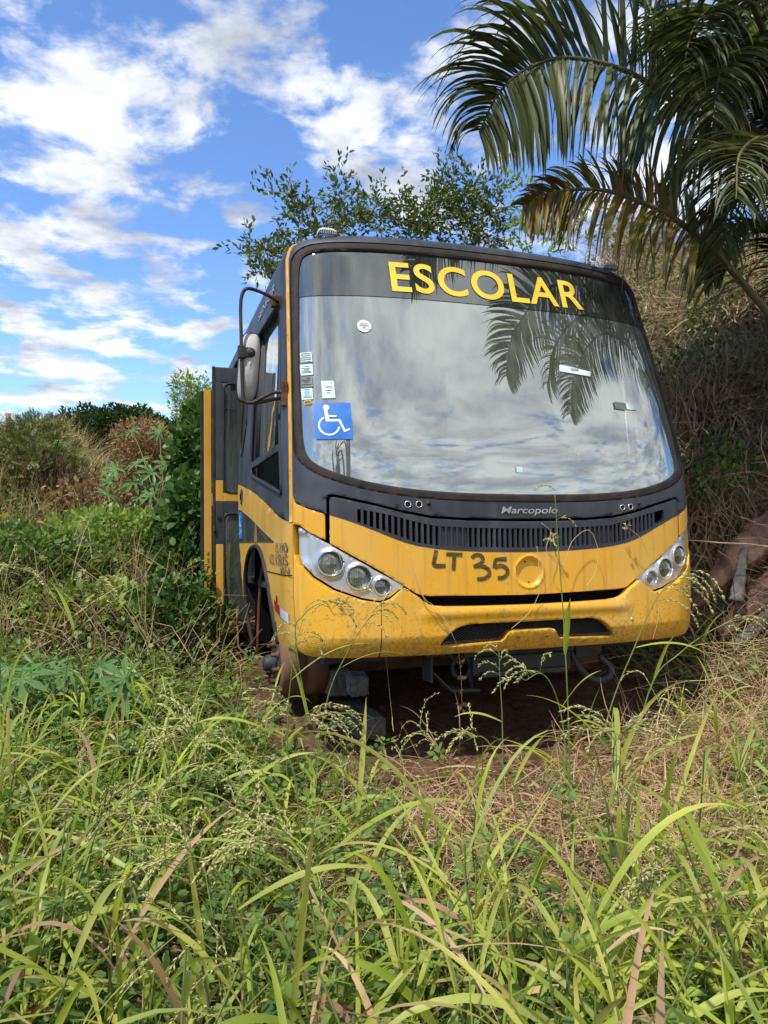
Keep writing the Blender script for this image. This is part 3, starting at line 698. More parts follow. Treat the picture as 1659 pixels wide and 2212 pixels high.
# horizontal fins seen through the slots
mb = MB()
for k in range(4):
    zc = .53 + k * .022
    mb.tube([Vector((x_, float(ycurve(np.array(abs(x_) / 1.2))) + .045, zc + .09 * (x_ / .9) ** 2)) for x_ in np.linspace(-.8, .8, 17)], .0035, 5)
mb.build('vent_fins', M['black'], bus)
# black backing sheet, added so the gaps and slots between panels look dark
bk = patch('front_backing', [[(-1.13, .02), (1.13, .02), (1.155, .3), (1.155, .6), (1.155, .80), (-1.155, .80), (-1.155, .6), (-1.155, .3)]], front_chart, M['void'], bus, off=-.075, grid=.06, rim=0)
mb = MB(); mb.box((-.50, .10, .235), (.42, .14, .262), .004); mb.box((-.46, .09, .262), (-.45, .13, .29)); mb.box((.30, .09, .236), (.5, .13, .29)); mb.build('latch_rail', M['steel'], bus)
# nozzle holes + badge
for x_, z_, kind in ((-.640, .736, 0), (-.584, .736, 0), (-.535, .741, 1), (.640, .728, 0), (.584, .724, 0), (.70, .748, 1)):
    b = Vector(fbase(np.array([x_]), np.array([z_]))[0]); n_ = Vector(normals(fbase, np.array([x_]), np.array([z_]), False)[0]); mb = MB()
    if kind == 0:
        mb.lathe([(.0115, .0), (.0135, .004), (.0165, .004), (.018, 0)], b, n_, 18); mb.build('nozzle_ring', M['chrome'], bus)
        mb = MB(); mb.lathe([(.0001, .0015), (.012, .0015)], b, n_, 18); mb.build('nozzle_hole', M['void'], bus)
    else:
        mb.lathe([(.0001, .012), (.006, .012), (.009, .004), (.013, .001)], b, n_, 12); mb.build('washer_nozzle', M['black'], bus)
t_ = text_on('badge', 'Marcopolo', -.152, .680, .045, .325, front_chart, M['silver_letter'], bus, off=.005, bold=.010, shear=.22)
tag(t_, 'silver slanted badge reading Marcopolo')

# hand painted number: L T 3 5
def brush(name, pts, w, chart, mat, parent, off, sm=2):
    p = chaikin(pts, sm); return patch(name, [strip_loop(p, w)], chart, mat, parent, off=off, grid=.05, rim=0)
for pl in ([(-.503, .512), (-.512, .470), (-.520, .437), (-.49, .434), (-.456, .436)], [(-.452, .492), (-.41, .490), (-.368, .488)], [(-.410, .486), (-.413, .45), (-.416, .412)],
           [(-.318, .470), (-.300, .487), (-.268, .484), (-.255, .462), (-.272, .440), (-.300, .430)], [(-.310, .428), (-.268, .432), (-.228, .415), (-.222, .385), (-.252, .366), (-.292, .366)],
           [(-.128, .462), (-.16, .462), (-.192, .460), (-.195, .436), (-.196, .418)], [(-.196, .420), (-.162, .432), (-.128, .418), (-.122, .390), (-.146, .368), (-.180, .368)]):
    brush('painted_number', pl, .020, front_chart, M['brush_paint'], bus, .0045)

# headlights
HLP = [(-1.152, .634), (-1.156, .57), (-1.156, .502), (-1.137, .456), (-1.085, .397), (-.994, .337), (-.868, .289), (-.80, .275), (-.781, .273), (-.737, .289), (-.661, .342), (-.802, .419), (-.929, .494), (-1.040, .562), (-1.10, .600)]
lamps = [(-1.008, .456, .058), (-.880, .388, .057), (-.771, .341, .039)]
for s_ in (1, -1):
    hl = empty('headlight'); hl.parent = bus
    lp = HLP if s_ == 1 else mir(HLP)
    holes = [circle(s_ * x_, z_, r_, 30)[::-1] for x_, z_, r_ in lamps]
    def rel(u, v, s_=s_):
        o = np.zeros(len(u))
        for x_, z_, r_ in lamps:
            d = np.hypot(u - s_ * x_, v - z_); o += .010 * np.exp(-((d - r_ - .004) / .010) ** 2)
        ux = u * s_; o -= .010 / (1 + np.exp((ux + 1.105) / .004)) * (1 / (1 + np.exp((v - .60) / .006)) * 1 / (1 + np.exp((.47 - v) / .006)))
        return o
    patch('housing', [lp] + holes, front_chart, M['silver'], hl, off=-.006, bev=.008, grid=(.012, .012), rim=.02, relief=rel, bloops=[lp])
    for i, (x_, z_, r_) in enumerate(lamps):
        xx = s_ * x_; dull = (s_ == -1 and i < 2)
        yc = float(ycurve(np.array(abs(xx) / 1.2)))
        cp = circle(xx, z_, r_ + .001, 30); mbr = curve_tube(cp, front_chart, .0045, off=.004, closed=True); mbr.build('bezel', M['silver' if dull else 'chrome'], hl)
        # wall from the surface ring back to the lamp
        u = np.array([p[0] for p in cp]); v = np.array([p[1] for p in cp]); P = fbase(u, v); back = yc + .045
        vs = [tuple(p) for p in P] + [(p[0], back, p[2]) for p in P]; n = len(cp)
        mb = MB(); mb.add(vs, [(a, (a + 1) % n, n + (a + 1) % n, n + a) for a in range(n)], True); mb.build('lamp_collar', M['black' if dull else 'silver'], hl)
        mb = MB(); mb.lathe([(r_, .018), (r_ * .93, .0), (r_ * .75, -.02), (r_ * .45, -.035), (.006, -.04)], (xx, back, z_), (0, -1, 0), 30)
        mb.build('reflector', M['chrome'], hl)
        mb = MB(); mb.lathe([(.0001, .012), (.004, .011), (.006, .004), (.006, -.02)], (xx, back + .012, z_), (0, -1, 0), 12); mb.build('bulb', M['white_reflector'], hl)
        dome = [(r_ * math.sin(a) * 1.0, .012 + r_ * .22 * (math.cos(a))) for a in np.linspace(.01, math.pi / 2, 8)]
        mb = MB(); mb.lathe(dome, (xx, back - .012, z_), (0, -1, 0), 30); mb.build('lens', M['lens_dull' if dull else 'lens'], hl)
        # fluting of the lens
        mb = MB()
        for q in np.linspace(-.85, .85, 9 if i < 2 else 6):
            hh = math.sqrt(max(.02, 1 - q * q)) * r_ * .93
            mb.box((xx + q * r_ - .0009, back - .0195, z_ - hh), (xx + q * r_ + .0009, back - .0175, z_ + hh))
        if not dull: mb.build('lens_flutes', M['lens'], hl)

# bumper
tops = [(-1.163, .645), (-1.168, .57), (-1.166, .50), (-1.146, .448), (-1.092, .388), (-1.0, .328), (-.872, .280), (-.800, .266), (-.782, .264)]
def bev_relief(u, v): return .028 * np.clip((v - .0) / .10, 0, 1) * np.clip((1.17 - np.abs(u)) / .22, 0, 1) + .012 * np.exp(-((v - .205) / .03) ** 2) * np.clip((.62 - np.abs(u)) / .1, 0, 1)
corner = [(-edge_x(.645), .645)] + tops[1:] + [(-.784, .001), (-.90, .000), (-1.02, .002), (-1.088, .008), (-1.12, .016), (-1.145, .034), (-1.158, .06)] + [(-edge_x(z), z) for z in (.12, .2, .3, .4, .5, .6)]
for s_ in (1, -1):
    lp = corner if s_ == 1 else mir(corner)
    patch('bumper_corner', [lp], front_chart, M['yellow'], bus, off=.002, bev=.006, grid=(.012, .012), rim=.04, relief=bev_relief)
cen = [(-.779, 0.001), (-.779, .264), (-.735, .281), (-.668, .331), (-.645, .316), (-.602, .290), (-.575, .266), (-.55, .252), (-.52, .243), (-.463, .237), (-.3, .233), (0, .230)]
cen_loop = sym(cen) + [(x, 0.0) for x in np.linspace(.6, -.6, 7)]
gh = [(-.495, .052), (-.475, .082), (-.445, .109), (-.415, .129), (-.387, .140), (-.35, .147), (-.321, .150), (0, .148)]
gb = [(.17, .055), (.152, .066), (.138, .088), (.125, .102), (.105, .108)]
ghole = sym(gh) + [(.480, .047)] + gb + [(-x, z) for x, z in reversed(gb)] + [(-.480, .047)]
patch('bumper', [cen_loop, ghole], front_chart, M['yellow'], bus, off=.002, bev=.007, grid=(.012, .010), rim=.05, relief=bev_relief)
# mesh of the lower grille
mb = MB(); 
def gz_t(x): return float(np.interp(abs(x), [0, .321, .387, .445, .495], [.156, .158, .148, .116, .055]))
for fam in (1, -1):
    for c0 in np.arange(-.75, .75, .021):
        pts = []
        for z_ in np.linspace(.035, .162, 7):
            x_ = c0 + fam * (z_ - .1) * 1.75
            if abs(x_) < .51 and z_ < gz_t(x_) + .008: pts.append((x_, float(ycurve(np.array(abs(x_) / 1.2))) + .012, z_))
        if len(pts) > 1: mb.tube(pts, .0019, 3, False)
mb.build('mesh_grille', M['steel'], bus)
for x_, z_ in ((-.085, .075), (.075, .072), (.60, .13)):
    mb = MB(); b = Vector(fbase(np.array([x_]), np.array([z_]))[0]); mb.lathe([(.0001, .036), (.005, .036), (.008, .030)], b, (0, -1, 0), 10); mb.build('bolt', M['rust'] if x_ < .5 else M['chrome'], bus)

# ---- roof lamps, antenna, roof
roof = []
ring_n = 60
def outline(z, inset):
    """plan outline of the body at height z"""
    w = float(bw(z)) - inset; P = []
    for a in np.linspace(-1, 1, 41):
        t = math.sin(a * math.pi / 2) * .9995; P.append((t * w, float(ycurve(np.array(abs(t)))) + float(lean(z)) + inset))
    return [(-w, 8.4)] + P + [(w, 8.4)]
vs = []; fs = []; prof = [(2.2495, 0), (2.265, .03), (2.285, .10), (2.30, .25), (2.31, .5), (2.312, .85)]
for z, ins in prof:
    o = outline(2.2495, ins); vs += [(x, y, z) for x, y in o]
n = len(outline(2.2495, 0))
for i in range(len(prof) - 1):
    for k in range(n - 1): fs.append((i * n + k, i * n + k + 1, (i + 1) * n + k + 1, (i + 1) * n + k))
fs.append(tuple((len(prof) - 1) * n + k for k in range(n)))
mb = MB(); mb.add(vs, fs, True); mb.build('roof', M['charcoal'], bus)
for s_ in (-1, 1):
    rl = MB(); cx_ = s_ * .905; yb = float(ycurve(np.array(.905 / 1.13))) + float(lean(2.2)) + .055
    prf = [(-.055, 0), (-.05, .022), (-.03, .034), (.03, .034), (.05, .022), (.055, 0)]
    vs = []; 
    for (dx, dz) in prf:
        for dy in (-.025, -.018, .018, .025): vs.append((cx_ + dx, yb + dy, 2.238 + dz * (1 if abs(dy) < .02 else .6)))
    fs = [(i * 4 + j, i * 4 + j + 1, (i + 1) * 4 + j + 1, (i + 1) * 4 + j) for i in range(5) for j in range(3)]
    rl.add(vs, fs, False)
    for q in np.linspace(-.045, .045, 10): rl.box((cx_ + q - .0012, yb - .027, 2.238), (cx_ + q + .0012, yb + .026, 2.238 + .036 - abs(q) * .25))
    rl.build('roof_lamp', M['white_reflector'], bus)
mb = MB(); mb.tube([(.32, .75, 2.29), (.30, .8, 2.33), (.26, .86, 2.345)], [.03, .02, .006], 8); mb.tube([(.28, .84, 2.34), (.05, 1.0, 2.42), (-.25, 1.25, 2.62)], .0035, 5); mb.build('antenna', M['black'], bus)

# ---- bus sides
z_seam = np.linspace(.66, 2.24, 20)
def sy(z): return seam_y(z)
for s_, chart, flip in ((-1, LEFT, True), (1, RIGHT, False)):
    lower_front = [(sy(z) + .003, z) for z in np.linspace(.0, .66, 10)]
    yb_ = [(2.13, 1.0), (1.8, .955), (1.44, .90), (1.1, .837), (.76, .764), (.62, .734), (.49, .704)]
    seam_up = [(sy(z) + .003, z) for z in z_seam]
    # thin yellow corner pillar
    pil = [(sy(z) + .003, z) for z in z_seam] + [(sy(z) + .026, z) for z in z_seam[::-1]]
    patch('corner_pillar', [pil], chart, M['yellow_side'], bus, off=.001, bev=.006, grid=.05, rim=.02, flip=flip)
    up = [(sy(z) + .028, z) for z in z_seam]
    upper = up + [(2.13, 2.24), (2.13, 1.003)] + yb_[1:]
    upper = upper[::-1]
    win = [(.345, .805), (1.36, .985), (1.42, 1.005), (1.45, 1.05), (1.45, 1.82), (1.43, 1.88), (1.38, 1.90), (.66, 1.875), (.60, 1.85), (.575, 1.80)]
    quarter = [(1.74, 1.38), (1.88, 1.22), (1.94, 1.19), (2.0, 1.21), (2.05, 1.30), (2.05, 1.80), (2.02, 1.88), (1.95, 1.92), (1.80, 1.92), (1.75, 1.88), (1.73, 1.80)]
    patch('side_panel', [upper, win, quarter], chart, M['charcoal'], bus, off=0, bev=.006, grid=.06, rim=.03, flip=flip, bloops=[upper])
    arch = [(.56, .03), (.59, .11), (.634, .192), (.69, .275), (.762, .352), (.83, .415), (.901, .464), (.975, .504), (1.053, .53), (1.16, .545), (1.261, .545), (1.38, .535), (1.49, .509), (1.58, .467), (1.64, .425), (1.69, .36), (1.715, .278), (1.715, .15), (1.69, .0), (1.645, -.12)]
    arch = chaikin(arch, 1)
    low = [(sy(.02), .0 + .02)] + [(sy(z) + .003, z) for z in np.linspace(.06, .655, 9)] + yb_[::-1] + [(2.016, .57), (1.935, .40), (1.80, .05), (1.72, -.13)] + arch[::-1]
    sp_ = patch('lower_side_panel', [low], chart, M['yellow_side'], bus, off=.002, bev=.006, grid=.05, rim=.004, flip=flip)
    curve_tube(seg_resample(arch, .04), chart, .016, off=.002, flip=flip).build('arch_rim', M['rubber'], bus)
    tri = [(2.07, .812), (1.9, .800), (1.74, .775), (1.4, .722), (1.05, .655), (.554, .567), (1.3, .572), (2.015, .575)]
    patch('lower_window', [tri], chart, M['dark_glass'], bus, off=.006, bev=.0, grid=.06, rim=.004, flip=flip)
    g1 = patch('seam_line', [[(.21, .396), (.79, .402), (.79, .407), (.21, .401)]], chart, M['void'], bus, off=.0045, grid=.06, rim=0, flip=flip)
    # window: inner reveal, rail, sliding panes
    curve_tube(seg_resample(win + [win[0]], .05), chart, .011, off=.0, flip=flip).build('window_frame', M['black'], bus)
    curve_tube(seg_resample(quarter + [quarter[0]], .05), chart, .009, off=.0, flip=flip).build('window_seal', M['rubber'], bus)
    patch('window_rail', [[(.40, 1.035), (1.445, 1.045), (1.445, 1.085), (.41, 1.072)]], chart, M['steel'], bus, off=.004, bev=.003, grid=.08, rim=.02, flip=flip)
    patch('window_pane', [[(.72, 1.075), (1.30, 1.085), (1.30, 1.87), (.74, 1.85)]], chart, M['side_glass'], bus, off=-.03, grid=.1, rim=.006, flip=flip)
    patch('window_pane', [quarter], chart, M['door_glass'], bus, off=-.01, grid=.1, rim=.0, flip=flip)
    for yy in (.66, .70, 1.32, 1.36, 1.41):
        mb = MB(); mb.tube([Vector(chart(np.array([yy]), np.array([z]))[0]) - Vector((s_ * .03, 0, 0)) for z in (1.05, 1.4, 1.87)], .011, 4)
        mb.build('window_upright', M['black'], bus)
    patch('side_emblem', [circle(1.87, .893, .055, 24, .058)], chart, M['steel'], bus, off=.010, bev=.01, grid=.03, rim=.012, flip=flip)
    patch('side_emblem_hole', [circle(1.87, .893, .024, 16, .026)], chart, M['void'], bus, off=.014, grid=.06, rim=.0, flip=flip)
    sg = patch('accessibility_sign', [[(1.80, .600), (1.97, .600), (1.99, .795), (1.82, .78)]], chart, M['blue'], bus, off=.008, grid=.1, rim=0, flip=flip)
    wheelchair(1.895, .69, .15, chart, M['white'], bus, .010, flip=flip, dirn=s_ )
    patch('side_hole', [circle(.488, .265, .016, 16, .026)], chart, M['void'], bus, off=.005, grid=.06, rim=0, flip=flip)
    patch('reflector_sticker', [[(.40, .188), (.562, .213), (.558, .262), (.398, .238)]], chart, M['red_reflector'], bus, off=.006, grid=.1, rim=0, flip=flip)
    patch('reflector_sticker', [[(.245, .168), (.398, .188), (.396, .238), (.243, .216)]], chart, M['white_reflector'], bus, off=.006, grid=.1, rim=0, flip=flip)
    if s_ == -1:
        for tx, y0_, z0_, hh, ww in (('15.190', .50, .508, .05, .26), ('VOL', .70, .446, .056, .17), ('KSBUS', .50, .446, .056, .26), ('MAN', .36, .400, .042, .13)):
            text_on('side_lettering', tx, y0_, z0_, hh, ww, chart, M['peeled'], bus, off=.006, flip=flip, rev=True, bold=.004)
        text_on('side_lettering', 'SENIOR', 1.38, 1.99, .05, .62, chart, M['silver_letter'], bus, off=.006, flip=flip, rev=True)
    # rear part of the body
    y0_ = 2.95 if s_ == -1 else 2.135
    rear_up = [(y0_, 1.0), (8.4, 1.0), (8.4, 2.24), (y0_, 2.24)]
    wins = [rrect(a, 1.15, a + 1.15, 1.92, .06) for a in (3.15, 4.42, 5.69, 6.96)]
    patch('side_panel', [rear_up] + wins, chart, M['charcoal'], bus, off=0, bev=.0, grid=(.5, .06), rim=.03, flip=flip)
    for w_ in wins: patch('window_pane', [w_], chart, M['dark_glass'], bus, off=-.012, grid=.4, rim=0, flip=flip)
    patch('lower_side_panel', [[(y0_, -.1), (8.4, -.1), (8.4, .998), (y0_, .998)]], chart, M['yellow_side'], bus, off=.0, grid=(.5, .08), rim=.03, flip=flip)
    if s_ == -1:
        patch('door_header', [[(2.133, 2.03), (2.947, 2.03), (2.947, 2.24), (2.133, 2.24)]], chart, M['charcoal'], bus, off=0, grid=(.3, .04), rim=.04, flip=flip)
        mb = MB(); mb.box((-1.19, 2.12, .0), (-1.15, 2.15, 2.03)); mb.box((-1.19, 2.93, .0), (-1.15, 2.96, 2.03)); mb.box((-1.2, 2.15, -.06), (-.6, 2.93, -.02)); mb.box((-.95, 2.15, .22), (-.6, 2.93, .25)); mb.build('door_step', M['steel'], bus)
    mb = MB(); mb.tube([Vector(chart(np.array([y]), np.array([2.235]))[0]) + Vector((s_ * .004, 0, 0)) for y in np.linspace(.75, 8.4, 12)], .014, 6); mb.build('rain_gutter', M['charcoal'], bus)
mb = MB(); mb.box((-1.16, 8.36, -.1), (1.16, 8.40, 2.25), .01); mb.build('rear_wall', M['charcoal'], bus)
# mirror bracket stub on the far side
mb = MB(); mb.tube([(1.17, .62, 1.40), (1.23, .55, 1.41), (1.245, .54, 1.41)], [.012, .014, .011], 8); mb.build('mirror_stub', M['black'], bus)

# ---- interior
mb = MB(); mb.box((-1.12, .6, .28), (1.12, 8.3, .32)); mb.build('floor', M['interior_dark'], bus)
mb = MB(); mb.box((-1.02, .9, 2.19), (1.02, 8.3, 2.21)); mb.build('interior_ceiling', M['interior'], bus)
mb = MB()
vs = [(x, .16 + float(ycurve(np.array(abs(x) / 1.2))) * .9, .80) for x in np.linspace(-1.05, 1.05, 15)] + [(x, .30 + float(ycurve(np.array(abs(x) / 1.2))) * .8, 1.005) for x in np.linspace(-1.05, 1.05, 15)] + [(x, .62, 1.02) for x in np.linspace(-1.05, 1.05, 15)] + [(x, .66, .3) for x in np.linspace(-1.05, 1.05, 15)]
mb.add(vs, [(r * 15 + k, r * 15 + k + 1, (r + 1) * 15 + k + 1, (r + 1) * 15 + k) for r in range(3) for k in range(14)]); mb.build('dashboard', M['interior'], bus)
for s_ in (-1, 1):
    mb = MB(); mb.tube([(s_ * 1.09, .40, .9), (s_ * 1.07, .50, 1.5), (s_ * 1.02, .66, 2.15)], .045, 6); mb.build('inner_pillar', M['interior'], bus)
mb = MB(); mb.tube([(.98 + .0 * k, 0, 0) for k in (0, 1)], .01) if False else None
mb = MB()
cw = Vector((.55, .78, 1.14)); axw = Vector((0, -.6, .8)).normalized(); u_ = Vector((1, 0, 0)); w_ = axw.cross(u_)
mb.tube([cw + (u_ * math.cos(a) + w_ * math.sin(a)) * .22 for a in np.linspace(0, 2 * math.pi, 25)], .013, 6); mb.tube([cw + u_ * .22, cw - u_ * .22], .01, 6); mb.tube([cw, cw - axw * .4], .03, 6)
mb.build('steering_wheel', M['black'], bus)
def seat(x, y, z=.75):
    mb = MB(); mb.box((x - .22, y - .22, z), (x + .22, y + .22, z + .12), .03); mb.box((x - .22, y + .17, z + .1), (x + .22, y + .28, z + .72), .03); mb.box((x - .04, y - .04, .3), (x + .04, y + .04, z)); mb.build('seat', M['seat_blue'], bus)
seat(.55, 1.35)
for r in range(4):
    for x in (-.85, -.40, .40, .85): seat(x, 3.4 + r * .85, .70)
for x_ in (-.45, .40): mb = MB(); mb.tube([(x_, 1.9, .3), (x_, 1.9, 2.15)], .016, 8); mb.build('handrail', M['yellow_rail'], bus)
mb = MB(); mb.tube([(-1.05, .55, .98), (-.5, .55, .98)], .014, 6); mb.build('cabin_rail', M['yellow_rail'], bus)
mb = MB(); mb.box((-.98, .58, .62), (-.72, .80, .90), .01, Matrix.Rotation(.2, 4, 'X')); mb.build('console_box', M['black'], bus)

# ---- door: two folded leaves standing out from the opening
DY = 2.28
door = empty('door'); door.parent = bus; tag(door, 'open folding door with two glazed leaves')
def leafbox(a, b, mat, nm): mb = MB(); mb.box(a, b, .004); return mb.build(nm, M[mat], door)
x0, x1 = -1.34, -.98
leafbox((x0 - .022, DY, -.10), (x0, DY + .035, 1.905), 'rubber', 'door_edge_seal')
leafbox((x0 + .001, DY, 1.785), (x1, DY + .03, 1.90), 'charcoal', 'door_frame')
leafbox((x0 + .001, DY, 1.045), (x0 + .055, DY + .03, 1.784), 'charcoal', 'door_frame')
leafbox((x0 + .001, DY, .885), (x0 + .055, DY + .03, 1.044), 'yellow_side', 'door_frame')
leafbox((x0 + .0555, DY, .885), (x1, DY + .03, .945), 'yellow_side', 'door_frame')
leafbox((x0 + .001, DY, .566), (x0 + .055, DY + .03, .884), 'charcoal', 'door_frame')
leafbox((x0 + .0555, DY, .80), (x1, DY + .03, .884), 'charcoal', 'door_frame')
leafbox((x0 + .001, DY, -.10), (x0 + .055, DY + .03, .565), 'yellow_side', 'door_frame')
leafbox((x0 + .0555, DY, -.10), (x1, DY + .03, .0), 'yellow_side', 'door_frame')
leafbox((x1 - .04, DY + .001, .0), (x1, DY + .029, 1.785), 'charcoal', 'door_frame')
def flat(xa, za, xb, zb, y, mat, nm, r=.05):
    lp = rrect(xa, za, xb, zb, r, 5); mb = MB(); mb.add([(x, y, z) for x, z in lp], [tuple(range(len(lp)))]); return mb.build(nm, M[mat], door)
def ringseal(xa, za, xb, zb, y, r=.05, w=.010):
    lp = rrect(xa, za, xb, zb, r, 5); mb = MB(); mb.tube([Vector((x, y, z)) for x, z in lp + [lp[0]]], w, 6); return mb.build('pane_seal', M['rubber'], door)
for za, zb in ((.945, 1.785), (.0, .80)):
    flat(x0 + .055, za, x1 - .04, zb, DY + .012, 'door_glass', 'door_pane'); ringseal(x0 + .062, za + .006, x1 - .046, zb - .006, DY + .004)
# outer leaf, folded behind
D2 = DY + .20
leafbox((x0 - .095, D2, -.03), (x0 - .070, D2 + .03, 1.755), 'rubber', 'door_edge_seal')
leafbox((x0 - .0695, D2 + .002, -.03), (x0 - .012, D2 + .03, 1.765), 'yellow_side', 'door_frame')
leafbox((x0 - .0115, D2 + .002, 1.62), (x1 - .02, D2 + .03, 1.765), 'charcoal', 'door_frame')
leafbox((x0 - .0115, D2 + .002, -.03), (x1 - .02, D2 + .03, .08), 'yellow_side', 'door_frame')
leafbox((x0 - .0115, D2 + .002, .86), (x1 - .02, D2 + .03, .96), 'yellow_side', 'door_frame')
for za, zb in ((.96, 1.62), (.08, .86)): flat(x0, za, x1 - .06, zb, D2 + .014, 'door_glass', 'door_pane')
mb = MB(); mb.tube([(-1.27, DY + .09, .42), (-1.0, DY + .09, .95)], .012, 6); mb.tube([(-1.27, DY + .09, .27), (-1.0, DY + .09, .72)], .012, 6); mb.tube([(-1.27, DY + .12, .93), (-1.0, DY + .12, 1.06)], .012, 6); mb.build('door_rail', M['yellow_rail'], door)
mb = MB(); mb.box((x0 + .01, DY - .012, .755), (x0 + .035, DY, .785), .003); mb.box((x0 - .02, DY - .02, .66), (x0 - .005, DY + .01, .70), .003); mb.box((x0 - .02, DY - .02, .2), (x0 - .005, DY + .01, .24), .003); mb.build('door_latch', M['steel'], door)

# ---- mirror
mir_o = empty('side_mirror'); mir_o.parent = bus; tag(mir_o, 'white backed mirror on a rusty tube arm')
ym = .42
mb = MB()
mb.tube(bez([(-1.155, .60, 1.865), (-1.24, .50, 1.868), (-1.345, ym, 1.865), (-1.378, ym, 1.835), (-1.388, ym, 1.76), (-1.386, ym, 1.62), (-1.384, ym, 1.45), (-1.378, ym, 1.31), (-1.365, ym, 1.278), (-1.33, ym, 1.276), (-1.26, .40, 1.312), (-1.22, .37, 1.325), (-1.165, .34, 1.32)], 60), .0095, 8)
mb.tube(bez([(-1.368, ym, 1.275), (-1.30, ym, 1.278), (-1.22, .40, 1.295), (-1.165, .36, 1.295)], 14), .0095, 8); mb.build('mirror_arm', M['rust_dark'], mir_o)
for a_, b_ in (((-1.195, .33, 1.25), (-1.165, .37, 1.38)), ((-1.20, .58, 1.84), (-1.14, .63, 1.90))): mb = MB(); mb.box(a_, b_, .006); mb.build('mirror_bracket', M['rust'], mir_o)
# housing: domed rounded-rectangle shell
def shell(cx_, cz_, w, h, yf, depth, nm, mat):
    vs = []; fs = []; K = 28; R_ = 9
    for i in range(R_):
        f_ = i / (R_ - 1); s_ = math.sin(f_ * math.pi / 2); dz_ = math.cos(f_ * math.pi / 2)
        for k in range(K):
            a = 2 * math.pi * k / K; ca, sa = math.cos(a), math.sin(a); e = .55
            x = math.copysign(abs(ca) ** e, ca) * w / 2 * (s_ if i else .02); z = math.copysign(abs(sa) ** e, sa) * h / 2 * (s_ if i else .02)
            vs.append((cx_ + x + .03 * (z / h), yf - depth * dz_, cz_ + z))
    for i in range(R_ - 1):
        for k in range(K): fs.append((i * K + k, i * K + (k + 1) % K, (i + 1) * K + (k + 1) % K, (i + 1) * K + k))
    fs.append(tuple(range(K))); 
    mb = MB(); mb.add(vs, fs, True); mb.build(nm, mat, mir_o)
    return [vs[(R_ - 1) * K + k] for k in range(K)]
ring = shell(-1.342, 1.468, .106, .36, ym + .055, .06, 'mirror_housing', M['mirror_white'])
mb = MB(); mb.add([Vector(p) + Vector((0, .004, 0)) for p in ring], [tuple(range(len(ring)))]); mb.build('mirror_glass', M['chrome'], mir_o)
mb = MB(); mb.tube([Vector(p) for p in ring + [ring[0]]], .006, 6); mb.build('mirror_rim', M['black'], mir_o)
mb = MB(); mb.box((-1.402, ym - .016, 1.50), (-1.368, ym + .02, 1.565), .005); mb.lathe([(.0001, .008), (.022, .008), (.026, 0), (.026, -.02)], (-1.340, ym - .006, 1.532), (0, -1, 0), 20); mb.box((-1.385, ym - .013, 1.507), (-1.338, ym + .004, 1.557), .003); mb.build('mirror_clamp', M['black'], mir_o)
mb = MB(); mb.lathe([(.0001, .004), (.006, .004), (.007, 0)], (-1.336, ym - .015, 1.532), (0, -1, 0), 8); mb.build('clamp_bolt', M['steel'], mir_o)

# ---- wheel hub and underside
hub = empty('wheel_hub'); hub.parent = bus; tag(hub, 'bare rusty brake drum without a wheel')
hc = Vector((-1.08, 1.16, -.165))
mb = MB(); mb.lathe([(.13, .005), (.172, .012), (.192, .0), (.198, -.01), (.198, -.13), (.190, -.135), (.190, -.15), (.2, -.155), (.2, -.27), (.15, -.28)], hc, (-1, 0, 0), 40); mb.build('brake_drum', M['drum'], hub)
mb = MB(); mb.lathe([(.0001, .09), (.035, .09), (.045, .075), (.05, .03), (.085, .02), (.13, .012), (.14, .0)], hc, (-1, 0, 0), 24); mb.build('hub_cap', M['steel'], hub)
for k in range(8):
    a = 2 * math.pi * k / 8 + .2; p = hc + Vector((0, math.cos(a) * .115, math.sin(a) * .115)); mb = MB()
    mb.tube([p + Vector((.0, 0, 0)), p + Vector((-.055, 0, 0))], .013, 8); mb.tube([p + Vector((-.01, 0, 0)), p + Vector((-.025, 0, 0))], .021, 6); mb.build('wheel_stud', M['rust'], hub)
mb = MB()   # wheel well, springs
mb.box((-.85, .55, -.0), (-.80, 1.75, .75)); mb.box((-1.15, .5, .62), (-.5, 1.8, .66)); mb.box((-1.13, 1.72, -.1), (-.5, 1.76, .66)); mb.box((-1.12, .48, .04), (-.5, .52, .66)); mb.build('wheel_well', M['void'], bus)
mb = MB()
for k in range(12):
    z_ = .06 + k * .032; mb.box((-.96, 1.02, z_), (-.86, 1.30, z_ + .017), .003)
mb.build('bump_stop', M['rust'], bus)
mb = MB(); mb.tube(bez([(-1.13, 1.66, -.2), (-1.12, 1.64, .1), (-1.11, 1.60, .34), (-1.1, 1.45, .49)], 10), .012, 6); mb.build('arch_bracket', M['rust'], bus)
mb = MB(); mb.box((-.9, 1.08, -.24), (.9, 1.24, -.08), .01); mb.build('axle', M['rust'], bus)
mb = MB(); mb.lathe([(.13, .005), (.192, .0), (.198, -.27), (.15, -.28)], Vector((1.08, 1.16, -.165)), (1, 0, 0), 32); mb.build('brake_drum', M['drum'], bus)
mb = MB(); mb.box((-.48, .22, -.04), (-.36, 6, .10), .01); mb.box((.40, .22, -.10), (.50, 6, .10), .01); mb.build('chassis_rail', M['steel'], bus)
mb = MB()
mb.box((-.28, .20, -.05), (.38, .30, -.02), .004); mb.box((-.24, .18, -.145), (.34, .21, -.05), .004); mb.box((-.20, .15, -.15), (.30, .25, -.125), .004); mb.box((-1.0, .35, -.06), (1.0, .5, .0), .004)
mb.box((-.9, .34, -.02), (.9, .36, .02)); mb.build('front_crossmember', M['steel'], bus)
mb = MB()   # tow bracket: two plates, bent foot and a slotted lug
mb.box((-.46, .22, -.17), (-.445, .34, -.0), .003)
R1 = Matrix.Rotation(0, 4, 'X')
